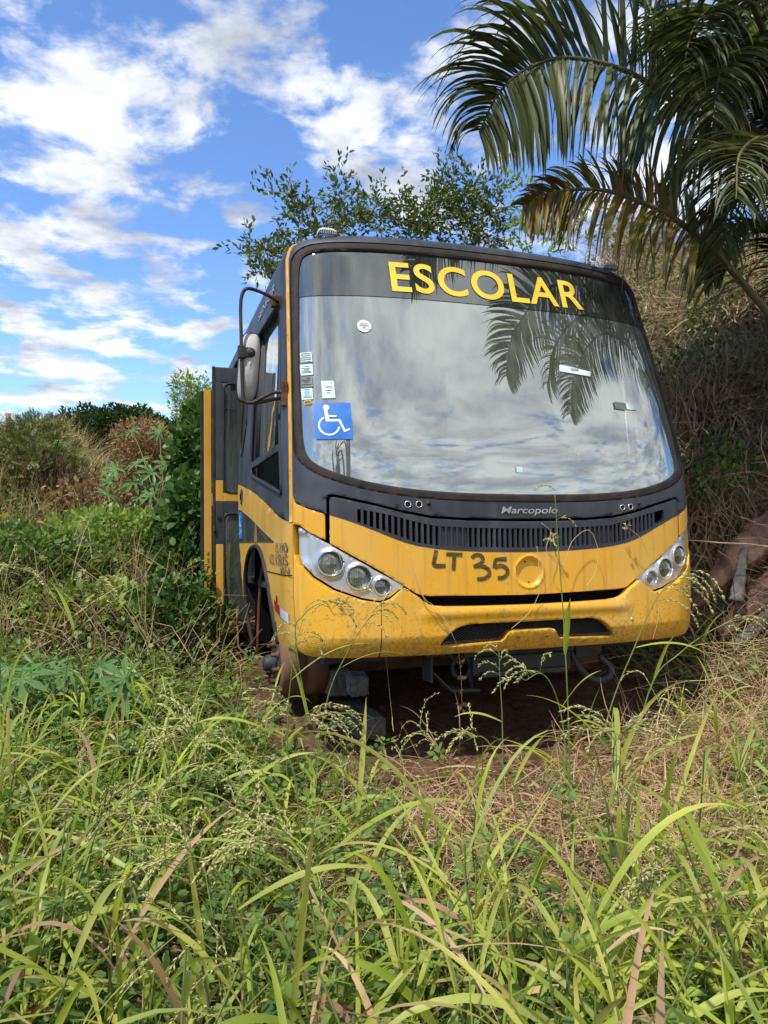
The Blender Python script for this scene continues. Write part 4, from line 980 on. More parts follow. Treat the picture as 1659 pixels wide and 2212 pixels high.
mb.add([(-.45, .22, -.12), (-.36, .18, -.215), (-.20, .18, -.225), (-.20, .26, -.225), (-.36, .26, -.215), (-.45, .32, -.12), (-.45, .22, -.105), (-.36, .18, -.20), (-.20, .18, -.212), (-.20, .26, -.212), (-.36, .26, -.2), (-.45, .32, -.105)],
       [(0, 1, 7, 6), (1, 2, 8, 7), (2, 3, 9, 8), (6, 7, 10, 11), (7, 8, 9, 10), (0, 5, 4, 1), (1, 4, 3, 2), (3, 4, 10, 9), (4, 5, 11, 10)])
lug = [Vector((-.29 + .05 * math.cos(a), .215, -.10 + .058 * math.sin(a))) for a in np.linspace(0, 2 * math.pi, 21)]
mb.tube(lug, .012, 6); mb.tube([(-.24, .215, -.06), (-.238, .215, -.215)], .012, 6); mb.tube([(-.33, .215, -.06), (-.38, .22, .0)], .012, 6)
mb.build('tow_bracket', M['steel'], bus)
mb = MB(); mb.tube(bez([(.36, .24, -.03), (.42, .20, -.16), (.50, .18, -.215), (.58, .18, -.20), (.60, .19, -.15), (.555, .2, -.11), (.54, .2, -.08)], 20), [.015 + .008 * math.sin(k / 20 * math.pi) for k in range(21)], 8); mb.build('tow_hook', M['steel'], bus)

# dry creeper that has grown in behind the lower corner of the windscreen
vt = empty('dry_vine_tangle', (0, 0, 0), 'tangle of dry creeper inside the lower right corner of the windscreen', 'dry vine'); vt.matrix_world = BM @ Matrix.Translation((.6, .5, 1.0))
mb = MB()
for k in range(46):
    a = Vector((random.uniform(-.25, .52), 0, -.05)); c_ = [a]
    dd = Vector((random.uniform(-1, 1), random.uniform(-.2, .2), random.uniform(.1, 1.0))).normalized()
    for j in range(7): c_.append(c_[-1] + dd * random.uniform(.02, .05)); dd = (dd + Vector((random.uniform(-1, 1), 0, random.uniform(-1, .7))) * .45).normalized()
    for p in c_: p.y = float(ycurve(np.array(min(abs(p.x + .6), 1.1) / 1.2))) + float(lean(p.z + 1.0)) + .06 - .5
    mb.tube(c_, .0016, 3)
mb.build('vine_stem', M['twig'], vt)

# ================================================================== the place around the bus
BMI = BM.inverted()
BMIn = np.array(BMI)
def to_bus(x, y):
    """bus frame coordinates (across, along) of ground points"""
    x = np.asarray(x, float); y = np.asarray(y, float)
    return BMIn[0, 0] * x + BMIn[0, 1] * y + BMIn[0, 3] + BMIn[0, 2] * .2, BMIn[1, 0] * x + BMIn[1, 1] * y + BMIn[1, 3] + BMIn[1, 2] * .2
def ss(a, b, x): t = np.clip((x - a) / (b - a), 0, 1); return t * t * (3 - 2 * t)
def vnoise(x, y, s, seed=0):
    """smooth value noise"""
    x = np.asarray(x, float) * s + 37.1 * seed; y = np.asarray(y, float) * s + 11.7 * seed
    xi = np.floor(x).astype(np.int64); yi = np.floor(y).astype(np.int64); fx = x - xi; fy = y - yi
    def h(a, b): n = (a * 374761393 + b * 668265263 + seed * 974711) & 0x7fffffff; n = ((n ^ (n >> 13)) * 1274126177) & 0x7fffffff; return (n & 0xffff) / 65535.
    fx = fx * fx * (3 - 2 * fx); fy = fy * fy * (3 - 2 * fy)
    return (h(xi, yi) * (1 - fx) + h(xi + 1, yi) * fx) * (1 - fy) + (h(xi, yi + 1) * (1 - fx) + h(xi + 1, yi + 1) * fx) * fy
def terrain(x, y):
    x = np.asarray(x, float); y = np.asarray(y, float)
    lx, ly = to_bus(x, y)
    h = .05 * (vnoise(x, y, 1.3, 1) - .5) + .03 * (vnoise(x, y, 4, 2) - .5)
    h = h + .12 * ss(3.9, 5.2, y)
    left = ss(-1.5, -3.4, lx) * ss(4.6, 13.5, y) * 1.55 + ss(-1.4, -2.2, lx) * ss(1.2, 6, ly) * .35
    right = ss(1.45, 4.6, lx) * ss(-1.1, 1.9, ly) * (3.3 + .85 * ss(2.0, 7.5, ly))
    behind = ss(8.2, 11, ly) * 2.2 * ss(-3.0, -.5, lx)
    hole = -.06 * np.exp(-((lx - .1) / .5) ** 2 - ((ly - .55) / .5) ** 2)
    far = -1.0 * ss(18, 60, y)
    return h + np.maximum(np.maximum(left, right), behind) + hole + .25 * left * (vnoise(x, y, .5, 5) - .5) + .42 * right * (vnoise(x, y, .8, 6) - .5) + .10 * right * (vnoise(x, y, 2.4, 8) - .5) + far * 1.2

# ground sheet: fine near the camera, coarse to the horizon
def axis(a, b, far, step):
    core = np.arange(a, b + 1e-6, step); out = []; d = step; v = b
    while v < far: d *= 1.35; v += d; out.append(v)
    lo = []; d = step; v = a
    while v > -far: d *= 1.35; v -= d; lo.append(v)
    return np.array(lo[::-1] + list(core) + out)
gx_, gy_ = axis(-9, 9, 2500, .12), axis(-2, 18, 2500, .12)
GXX, GYY = np.meshgrid(gx_, gy_); GZ = terrain(GXX, GYY)
GV = np.stack([GXX.ravel(), GYY.ravel(), GZ.ravel()], -1); nx = len(gx_); ny = len(gy_)
ii = (np.arange(ny - 1)[:, None] * nx + np.arange(nx - 1)[None]).ravel()
ground = link('ground', mesh_np('ground', GV, np.stack([ii, ii + 1, ii + 1 + nx, ii + nx], -1)), M['soil']); tag(ground, kind='structure', label='reddish bare soil and sloping banks around the bus')

# ---- leaf templates: vertices (along y, width x, lift z) and triangles/quads
def T_leaf(w=.42, fold=.10):      # pointed oval leaf, folded along the rib, 8 verts
    v = [(0, 0, 0), (-w * .42, .28, fold), (0, .30, 0), (w * .42, .28, fold), (-w * .40, .65, fold * .8), (0, .66, -.02), (w * .40, .65, fold * .8), (0, 1, -.06)]
    return np.array(v), np.array([(0, 2, 1, 1), (0, 3, 2, 2), (1, 2, 5, 4), (2, 3, 6, 5), (4, 5, 7, 7), (5, 6, 7, 7)])
def T_small(w=.45):               # cheap 4-vertex leaf
    return np.array([(0, 0, 0), (-w / 2, .5, .07), (0, 1, -.03), (w / 2, .5, .07)]), np.array([(0, 3, 2, 1)])
def T_round():
    a = np.linspace(0, 2 * math.pi, 8)[:-1]; v = [(0, .5, -.04)] + [(.45 * math.sin(t), .5 - .5 * math.cos(t), .05) for t in a]
    return np.array(v), np.array([(0, 1 + k, 1 + (k + 1) % 7, 1 + (k + 1) % 7) for k in range(7)])
def T_trifoliate():
    V = []; Q = []
    for a in (-72, 0, 72):
        v, q = T_leaf(.62, .06); c, s = math.cos(math.radians(a)), math.sin(math.radians(a)); k = len(V)
        for p in v: x, y = p[0] * .55, p[1] * .55 + .12; V.append((x * c + y * s, -x * s + y * c + .25, p[2] * .5))
        Q += [[i + k for i in r] for r in q]
    return np.array(V), np.array(Q)
def T_castor(n=8):
    V = [(0, 0, .0)]; Q = []
    for i in range(n):
        a = math.radians(-140 + 280 * i / (n - 1)); L = (.55 + .45 * math.cos(a * .62)); w = .17
        d = np.array([math.sin(a), math.cos(a)]); s = np.array([d[1], -d[0]]); k = len(V)
        for (t, ww, z) in ((.30, .55, .02), (.62, 1.05, .0), (1.0, 0, -.10)):
            if ww: V += [tuple(d * L * t - s * w * ww * L * .62) + (z + .035,), tuple(d * L * t) + (z - .01,), tuple(d * L * t + s * w * ww * L * .62) + (z + .035,)]
            else: V += [tuple(d * L * t) + (z,)]
        Q += [(0, k + 1, k, k), (0, k + 2, k + 1, k + 1), (k, k + 1, k + 4, k + 3), (k + 1, k + 2, k + 5, k + 4), (k + 3, k + 4, k + 6, k + 6), (k + 4, k + 5, k + 6, k + 6)]
        if i: Q.append((0, k, pk + 2, pk + 2))
        pk = k
    return np.array(V), np.array(Q)
def T_pinnate(n=6):               # feathery compound leaf
    V = []; Q = []
    for i in range(n):
        y = .1 + .8 * i / (n - 1)
        for s in (-1, 1):
            k = len(V); L = .30 * (1 - .3 * i / n)
            V += [(0, y, 0), (s * L * .5, y + .03, .03), (s * L, y + .12, -.02), (s * L * .5, y + .13, .03)]; Q.append((k, k + 1, k + 2, k + 3))
    return np.array(V), np.array(Q)
def T_spike():                    # grain: thin spindle
    v = [(0, 0, 0), (.14, .45, 0), (-.07, .45, .12), (-.07, .45, -.12), (0, 1, 0)]
    return np.array(v), np.array([(0, 1, 2, 2), (0, 2, 3, 3), (0, 3, 1, 1), (4, 2, 1, 1), (4, 3, 2, 2), (4, 1, 3, 3)])

def unit(a): return a / (np.linalg.norm(a, axis=-1, keepdims=True) + 1e-9)
def rand_dirs(n, up=0.0, flat=1.0):
    d = rng.normal(size=(n, 3)); d[:, 2] = d[:, 2] * flat + up; return unit(d)
def leaf_cloud(pos, dirs, size, tmpl, normal_up=.6):
    """one leaf per position; dirs = direction from stalk to tip"""
    V, Q = tmpl; n = len(pos); size = np.broadcast_to(np.asarray(size, float), (n,))
    dirs = unit(np.asarray(dirs, float)); up = rng.normal(size=(n, 3)) * (1 - normal_up); up[:, 2] += normal_up + .001
    s = unit(np.cross(dirs, up)); w = np.cross(s, dirs)
    P = pos[:, None, :] + size[:, None, None] * (V[None, :, 0, None] * s[:, None] + V[None, :, 1, None] * dirs[:, None] + V[None, :, 2, None] * w[:, None])
    Qa = (Q[None] + (np.arange(n) * len(V))[:, None, None]).reshape(-1, 4)
    t = np.broadcast_to(V[None, :, 1], (n, len(V))).reshape(-1)
    return P.reshape(-1, 3), Qa, t
def ribbons(base, dirs, length, width, bend, K=7, fold=.0, grav=(0, 0, -1), curl=0., prof='blade', twist=0.):
    """arching blades"""
    n = len(base); d = unit(np.asarray(dirs, float)); p = np.array(base, float); length = np.broadcast_to(length, (n,)); width = np.broadcast_to(width, (n,)); bend = np.broadcast_to(bend, (n,))
    g = np.array(grav, float)
    side0 = unit(np.cross(d, np.array([0, 0, 1.]) + rng.normal(size=(n, 3)) * .25)); rows = []; ts = []
    curlv = rng.normal(size=(n, 3)) * curl
    tw = rng.normal(size=n) * twist
    for k in range(K + 1):
        t = k / K
        if prof == 'blade': w = np.interp(t, [0, .12, .4, .7, 1], [.45, .8, 1, .72, .04])
        elif prof == 'palm': w = np.interp(t, [0, .08, .5, .85, 1], [.5, 1, .9, .45, .04])
        else: w = np.interp(t, [0, .8, 1], [1, .8, .3])
        side = unit(side0 - d * (side0 * d).sum(-1, keepdims=True)); nrm = np.cross(side, d)
        a = (tw * t)[:, None]; sd = side * np.cos(a) + nrm * np.sin(a); nr = np.cross(sd, d)
        hw = (width * w * .5)[:, None]
        if fold: rows.append(np.stack([p - sd * hw + nr * hw * fold, p, p + sd * hw + nr * hw * fold], 1))
        else: rows.append(np.stack([p - sd * hw, p + sd * hw], 1))
        ts.append(t)
        st = (length / K)[:, None]; p = p + d * st
        d = unit(d + (g[None] * bend[:, None] * (.25 + t) + curlv) / K)
    c = 3 if fold else 2
    V = np.stack(rows, 1).reshape(-1, 3); m = (K + 1) * c; b = (np.arange(n) * m)[:, None]; Q = []
    for k in range(K):
        for j in range(c - 1): Q.append(b + np.array([k * c + j, k * c + j + 1, (k + 1) * c + j + 1, (k + 1) * c + j]))
    Q = np.stack(Q, 1).reshape(-1, 4); t = np.tile(np.repeat(np.array(ts), c), n)
    return V, Q, t
def merge(parts):
    """parts: (V, Q, t, material index); degenerate quads become triangles"""
    Vs = []; Qs = []; Tt = []; Ms = []; k = 0
    for (V, Q, t, m) in parts:
        Vs.append(V); Qs.append(Q + k); Tt.append(t); Ms.append(np.full(len(Q), m)); k += len(V)
    V = np.concatenate(Vs); Q = np.concatenate(Qs); t = np.concatenate(Tt); m = np.concatenate(Ms)
    tri = Q[:, 2] == Q[:, 3]
    return V, Q[~tri], Q[tri][:, :3], t, np.concatenate([m[~tri], m[tri]])
def plant_mesh(name, parts, mats, parent=None, loc=None, smooth=True):
    V, Q, T, t, m = merge(parts)
    if loc is not None: V = V - np.array(loc)
    return link(name, mesh_np(name, V, Q, T, smooth, t, m), mats, parent, loc)
def tubes_np(paths, r0, r1, n=5):
    """many tapered tubes: paths (N,K,3)"""
    P = np.asarray(paths, float); N, K, _ = P.shape; d = np.gradient(P, axis=1); d = unit(d)
    ref = np.tile(np.array([.31, .52, .8]), (N, 1)) ; u = unit(np.cross(d, ref[:, None, :])); w = np.cross(d, u)
    r0 = np.broadcast_to(r0, (N,)); r1 = np.broadcast_to(r1, (N,)); tt = np.linspace(0, 1, K)
    R = (r0[:, None] * (1 - tt) + r1[:, None] * tt)[..., None]; rows = []
    for j in range(n):
        a = 2 * math.pi * j / n; rows.append(P + (u * math.cos(a) + w * math.sin(a)) * R)
    V = np.stack(rows, 2).reshape(-1, 3); b = (np.arange(N) * K * n)[:, None]; Q = []
    for k in range(K - 1):
        for j in range(n): Q.append(b + np.array([k * n + j, k * n + (j + 1) % n, (k + 1) * n + (j + 1) % n, (k + 1) * n + j]))
    return V, np.stack(Q, 1).reshape(-1, 4), np.tile(np.repeat(tt, n), N)
def wander(base, dirs, length, K=7, jitter=.3, bend=0.):
    """crooked twig paths"""
    n = len(base); d = unit(np.asarray(dirs, float)); p = np.array(base, float); out = [p]; L = np.broadcast_to(length, (n,))
    for k in range(K - 1):
        p = p + d * (L / (K - 1))[:, None]; out.append(p); d = d + rng.normal(size=(n, 3)) * jitter; d[:, 2] -= bend / K; d = unit(d)
    return np.stack(out, 1)
def on_ground(x, y, dz=0): return np.stack([x, y, terrain(x, y) + dz], -1)
def inside_bus(x, y, m=.06, ymin=.1):
    lx, ly = to_bus(x, y); return (np.abs(lx) < 1.2 + m) & (ly > ymin) & (ly < 8.5)
def sample(n, x0, x1, y0, y1, dens, allow_bus=False):
    """random ground points kept with probability dens(x, y)"""
    x = rng.uniform(x0, x1, n * 3); y = rng.uniform(y0, y1, n * 3); k = rng.random(n * 3) < dens(x, y)
    if not allow_bus: k &= ~inside_bus(x, y)
    return x[k][:n], y[k][:n]
def px_of(x, y, z):
    """where a point falls in the picture: used only to thin out what no camera near this one would see"""
    c, s = math.cos(PITCH), math.sin(PITCH); zz = z - EYE; F = y * c + zz * s; Uu = -y * s + zz * c
    return CX + FPX * x / F, CY - FPX * Uu / F

# ---- fields over the ground
def f_right(x, y): lx, ly = to_bus(x, y); return ss(1.3, 2.2, lx) * ss(-1.0, .3, ly)
def f_left(x, y): lx, ly = to_bus(x, y); return ss(-1.25, -1.6, lx) * ss(4.3, 5.2, y)
def straw_f(x, y):
    """where the dry straw mat shows"""
    c1 = np.exp(-(((x - .7) / 1.1) ** 2 + ((y - 2.75) / .75) ** 2)); c2 = np.exp(-(((x - 2.2) / .9) ** 2 + ((y - 3.9) / .9) ** 2)); c3 = np.exp(-(((x + .55) / .6) ** 2 + ((y - 4.4) / .7) ** 2)) * .7
    return np.clip(c1 + c2 + c3 + .12, 0, 1)
def soil_f(x, y):
    lx, ly = to_bus(x, y); return np.clip(np.exp(-((lx / .95) ** 4) - ((ly - .0) / .48) ** 2), 0, 1)

# ================================================================== STUFF
# straw mat
def build_straw():
    x, y = sample(19000, -2.6, 3.6, 1.2, 5.6, lambda x, y: np.clip(straw_f(x, y) * 1.2 - soil_f(x, y) * .95, .04, 1))
    p = on_ground(x, y); p[:, 2] += rng.random(len(x)) ** 2 * .11 * straw_f(x, y) + .004
    d = rand_dirs(len(x), .06, .28)
    a = ribbons(p, d, rng.uniform(.08, .34, len(x)), rng.uniform(.002, .0045, len(x)), rng.uniform(.2, 1.6, len(x)), 6, 0, curl=.5, prof='x')
    x, y = sample(6000, -2.6, 3.6, 1.2, 5.6, lambda x, y: .25 + .6 * straw_f(x, y) - soil_f(x, y) * .3)
    p = on_ground(x, y, .01); p[:, 2] += rng.random(len(x)) * .03
    b = leaf_cloud(p, rand_dirs(len(x), .0, .25), rng.uniform(.012, .04, len(x)), T_small(.5))
    o = plant_mesh('dry_grass', [(*a, 0), (*b, 1)], [M['straw'], M['dead_leaf']]); tag(o, 'matted dry straw lying over the ground in front of the bus', 'dry grass', kind='stuff')
build_straw()

# low green weeds
def build_weeds():
    def dens(x, y): return np.clip((1.12 - straw_f(x, y) * 1.15 - soil_f(x, y)) * (.35 + .9 * vnoise(x, y, 1.6, 9)), .015, 1)
    parts = []
    x, y = sample(3900, -3.0, 3.4, .9, 4.6, dens); z0 = terrain(x, y); n = len(x)
    hgt = .12 + .38 * rng.random(n) * (.4 + .8 * vnoise(x, y, 1.1, 12))
    st = wander(np.stack([x, y, z0], -1), rand_dirs(n, 1.8, 1), hgt * 1.15, 6, .16)
    parts.append((*tubes_np(st, .0022, .0010, 3), 2))
    # leaves along the stems
    for k, tm, mi, s0, s1 in ((5, T_trifoliate(), 0, .05, .085), (4, T_leaf(.55), 1, .035, .065), (4, T_round(), 0, .025, .045)):
        sel = rng.permutation(n)[: int(n * (.62 if tm is not None else 1))]
        for _ in range(k):
            t = rng.uniform(.25, 1, len(sel)); idx = t * 5; i0 = np.minimum(idx.astype(int), 4); f_ = (idx - i0)[:, None]
            pp = st[sel, i0] * (1 - f_) + st[sel, i0 + 1] * f_
            parts.append((*leaf_cloud(pp, rand_dirs(len(sel), .35, .5), rng.uniform(s0, s1, len(sel)), tm, .85), mi))
    # ground-hugging small leaves
    x, y = sample(26000, -3.2, 3.8, .8, 5.8, lambda x, y: dens(x, y)); p = on_ground(x, y, 0); p[:, 2] += rng.random(len(x)) ** 1.5 * .22
    parts.append((*leaf_cloud(p, rand_dirs(len(x), .25, .6), rng.uniform(.018, .05, len(x)), T_leaf(.6), .8), 0))
    x, y = sample(2500, -3.2, 3.8, .8, 5.8, lambda x, y: dens(x, y)); p = on_ground(x, y, 0); p[:, 2] += rng.random(len(x)) * .22
    parts.append((*leaf_cloud(p, rand_dirs(len(x), .5, .6), rng.uniform(.06, .13, len(x)), T_pinnate(7), .8), 1))
    x, y = sample(500, -3.2, 3.8, .8, 5.8, lambda x, y: dens(x, y)); p = on_ground(x, y, 0); p[:, 2] += rng.random(len(x)) * .25
    parts.append((*leaf_cloud(p, rand_dirs(len(x), .2, .6), rng.uniform(.02, .04, len(x)), T_leaf(.6), .8), 3))
    o = plant_mesh('weeds', parts, [M['weed'], M['weed_light'], M['stem'], M['yellow_leaf']]); tag(o, 'low green leafy weeds growing through the foreground grass', 'weeds', kind='stuff')
build_weeds()

# tall grass
def build_grass():
    parts = []
    def dens(x, y):
        lf = ss(.3, -1.0, x) * .9; rt = ss(1.0, 1.9, x) * .55; nr = ss(3.0, 1.6, y) * .7
        return (1 - .72 * straw_f(x, y)) * np.clip((.14 + lf * ss(3.9, 3.1, y) + rt * ss(4.0, 2.6, y) + nr) * (.15 + 1.2 * vnoise(x, y, 2.1, 21) ** 1.5) * (1 - soil_f(x, y)), 0, 1)
    # fine under-grass
    x, y = sample(6500, -3.2, 3.4, .75, 5.4, lambda x, y: np.clip(dens(x, y) + .05, 0, 1)); n = len(x); p = on_ground(x, y)
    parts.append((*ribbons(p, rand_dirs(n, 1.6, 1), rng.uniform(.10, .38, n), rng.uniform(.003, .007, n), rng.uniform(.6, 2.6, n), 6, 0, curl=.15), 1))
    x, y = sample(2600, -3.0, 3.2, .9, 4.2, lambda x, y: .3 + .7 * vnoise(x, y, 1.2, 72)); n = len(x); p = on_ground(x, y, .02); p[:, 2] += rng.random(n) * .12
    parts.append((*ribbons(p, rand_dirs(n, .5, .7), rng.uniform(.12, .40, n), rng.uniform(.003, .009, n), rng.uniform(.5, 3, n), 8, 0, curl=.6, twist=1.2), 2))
    # tillers: stem with broad arching leaves
    x, y = sample(800, -2.6, 2.9, .85, 4.6, dens); n = len(x); p = on_ground(x, y)
    tall = rng.uniform(.22, .74, n) ** 1.1 * (1 - .40 * ss(2.1, 3.1, y)) * (.8 + .4 * vnoise(x, y, .9, 31)); st = wander(p, rand_dirs(n, 3.6, 1), tall, 7, .06)
    parts.append((*tubes_np(st, .0034, .002, 4), 3))
    for k in range(6):
        t = np.clip(rng.uniform(.05, 1.0, n), 0, .999) * 6; i0 = t.astype(int); f_ = (t - i0)[:, None]; pp = st[np.arange(n), i0] * (1 - f_) + st[np.arange(n), np.minimum(i0 + 1, 6)] * f_
        keep = rng.random(n) < .85; m_ = keep.sum(); dead = (rng.random(n) < .14)
        d = rand_dirs(n, 1.25, .7)
        for mi, sel in ((0, keep & ~dead), (2, keep & dead)):
            c = sel.sum()
            if c: parts.append((*ribbons(pp[sel], d[sel], rng.uniform(.18, .50, c) * (1 - .25 * ss(1.9, 3.0, y[sel])), rng.uniform(.008, .019, c) * (1 if mi == 0 else .8), rng.uniform(1.1, 3.6, c) * (1 if mi == 0 else 1.4), 10, .22, curl=.12 if mi == 0 else .5, twist=.7), mi))
    # pale panicles
    x, y = sample(70, -2.4, 2.6, 1.25, 2.7, lambda x, y: .25 + .75 * vnoise(x, y, 1.4, 71)); n = len(x); p = on_ground(x, y)
    st = wander(p, rand_dirs(n, 2.6, 1), rng.uniform(.42, .80, n), 12, .10, .5); parts.append((*tubes_np(st, .0026, .0012, 4), 3))
    for k in range(7):
        j = rng.integers(8, 12, n); c = st[np.arange(n), j]; h = wander(c, unit(st[np.arange(n), j] - st[np.arange(n), j - 1]) + rand_dirs(n, .2, .7) * .8, rng.uniform(.09, .19, n), 9, .07, 2.6)
        parts.append((*tubes_np(h, .0010, .0006, 3), 4))
        for q in range(1, 9):
            for _ in range(2):
                f_ = rng.random(n)[:, None]; pp = h[:, q - 1] * (1 - f_) + h[:, q] * f_
                parts.append((*leaf_cloud(pp, unit(h[:, q] - h[:, q - 1]) + rng.normal(size=(n, 3)) * .3, rng.uniform(.010, .018, n), T_spike(), .3), 4))
    # close to the lens: broader, longer blades
    x, y = sample(85, -1.3, 1.5, .95, 1.7, lambda x, y: .55 + .4 * vnoise(x, y, 3, 4)); n = len(x); p = on_ground(x, y)
    st = wander(p, rand_dirs(n, 3.5, 1), rng.uniform(.25, .50, n), 6, .06); parts.append((*tubes_np(st, .004, .0025, 5), 3))
    for k in range(5):
        t = rng.uniform(.1, .999, n) * 5; i0 = t.astype(int); pp = st[np.arange(n), i0]
        parts.append((*ribbons(pp, rand_dirs(n, 1.3, .7), rng.uniform(.22, .45, n), rng.uniform(.012, .020, n), rng.uniform(1.2, 3.4, n), 12, .22, curl=.10, twist=.8), 0 if k < 4 else 2))
    o = plant_mesh('grass', parts, [M['grass'], M['grass_dark'], M['dead_leaf'], M['stem'], M['seed']]); tag(o, 'tall light green grass with arching blades across the foreground', 'grass', kind='stuff')
build_grass()

# soil clods and stones under the bus
def build_clods():
    bm = bmesh.new()
    x, y = sample(260, -1.3, 2.6, 2.9, 4.9, lambda x, y: np.clip(soil_f(x, y) + .05, 0, 1), True)
    for a, b, z in zip(x, y, terrain(x, y)):
        r = random.uniform(.006, .022); m = bmesh.ops.create_icosphere(bm, subdivisions=1, radius=r, matrix=Matrix.Translation((a, b, z + r * .3)))
        for v in m['verts']: v.co += Vector((random.uniform(-1, 1), random.uniform(-1, 1), random.uniform(-1, .4))) * r * .32
    me = bpy.data.meshes.new('soil_clods'); bm.to_mesh(me); bm.free()
    o = link('soil_clods', me, M['stone']); tag(o, 'reddish clods and pebbles on the bare soil under the bumper', 'clods', kind='stuff')
build_clods()

# undergrowth of the left slope
def build_left():
    parts = []
    fov = lambda x, y: (x > -1.05 * y * .62 - .6)
    def dens(x, y): return f_left(x, y) * fov(x, y) * (1.0 / (1 + (y / 9) ** 2)) * 1.3
    x, y = sample(70000, -11, -.6, 4.4, 17, dens); n = len(x); hump = .10 + .85 * vnoise(x, y, 1.0, 41) ** 1.6 + .25 * vnoise(x, y, 3, 42)
    hump *= ss(4.4, 6.0, y) * .75 + .25
    p = on_ground(x, y); q = rng.random(n) ** .55; p[:, 2] += hump * q
    green = .10 + vnoise(x, y, .8, 43) * .9 + .35 * rng.random(n) - .2 * ss(8, 12, y); size = rng.uniform(.022, .055, n) * (.9 + y * .045)
    d = rand_dirs(n, .25, .7); brown = green < .30; low = p[:, 2] - terrain(x, y) < hump * .38
    for mi, sel, tm in ((0, ~brown & (rng.random(n) < .6), T_leaf(.6)), (1, ~brown & (rng.random(n) < .35), T_small(.55)), (2, brown, T_small(.4))):
        parts.append((*leaf_cloud(p[sel], d[sel], size[sel], tm, .7), mi))
    # grasses and dry stalks standing through
    x, y = sample(9000, -9, -.7, 4.4, 14, lambda x, y: f_left(x, y) * fov(x, y) * (.3 + .8 * vnoise(x, y, .7, 45))); n = len(x); p = on_ground(x, y)
    parts.append((*ribbons(p, rand_dirs(n, 1.5, 1), rng.uniform(.25, .95, n), rng.uniform(.005, .011, n), rng.uniform(.4, 2.6, n), 6, 0, curl=.2), 3))
    x, y = sample(26000, -11, -.7, 4.4, 15, lambda x, y: f_left(x, y) * fov(x, y) * (.12 + .9 * (vnoise(x, y, .45, 47) > .45)) * (.3 + .7 * ss(5.5, 7.5, y))); n = len(x); p = on_ground(x, y)
    parts.append((*ribbons(p, rand_dirs(n, 1.3, 1), rng.uniform(.35, 1.15, n), rng.uniform(.005, .012, n), rng.uniform(.4, 2.6, n), 6, 0, curl=.3), 5))
    x, y = sample(8500, -8, -.7, 4.4, 12, lambda x, y: f_left(x, y) * fov(x, y) * (.2 + .8 * vnoise(x, y, .6, 46))); n = len(x); p = on_ground(x, y)
    parts.append((*tubes_np(wander(p, rand_dirs(n, .9, 1), rng.uniform(.3, 1.1, n), 6, .28), .004, .0015, 3), 4))
    x, y = sample(900, -7, -.7, 5, 12, lambda x, y: f_left(x, y) * (vnoise(x, y, .7, 49) > .55)); n = len(x); p = on_ground(x, y); p[:, 2] += .15 + .6 * rng.random(n)
    parts.append((*leaf_cloud(p, rand_dirs(n, .1, .8), rng.uniform(.04, .08, n), T_leaf(.8), .6), 6))
    o = plant_mesh('undergrowth', parts, [M['bush'], M['weed'], M['bush_brown'], M['grass_dark'], M['twig'], M['straw'], M['yellow_leaf']]); tag(o, 'mixed green and withered undergrowth covering the slope left of the bus', 'undergrowth', kind='stuff')
build_left()

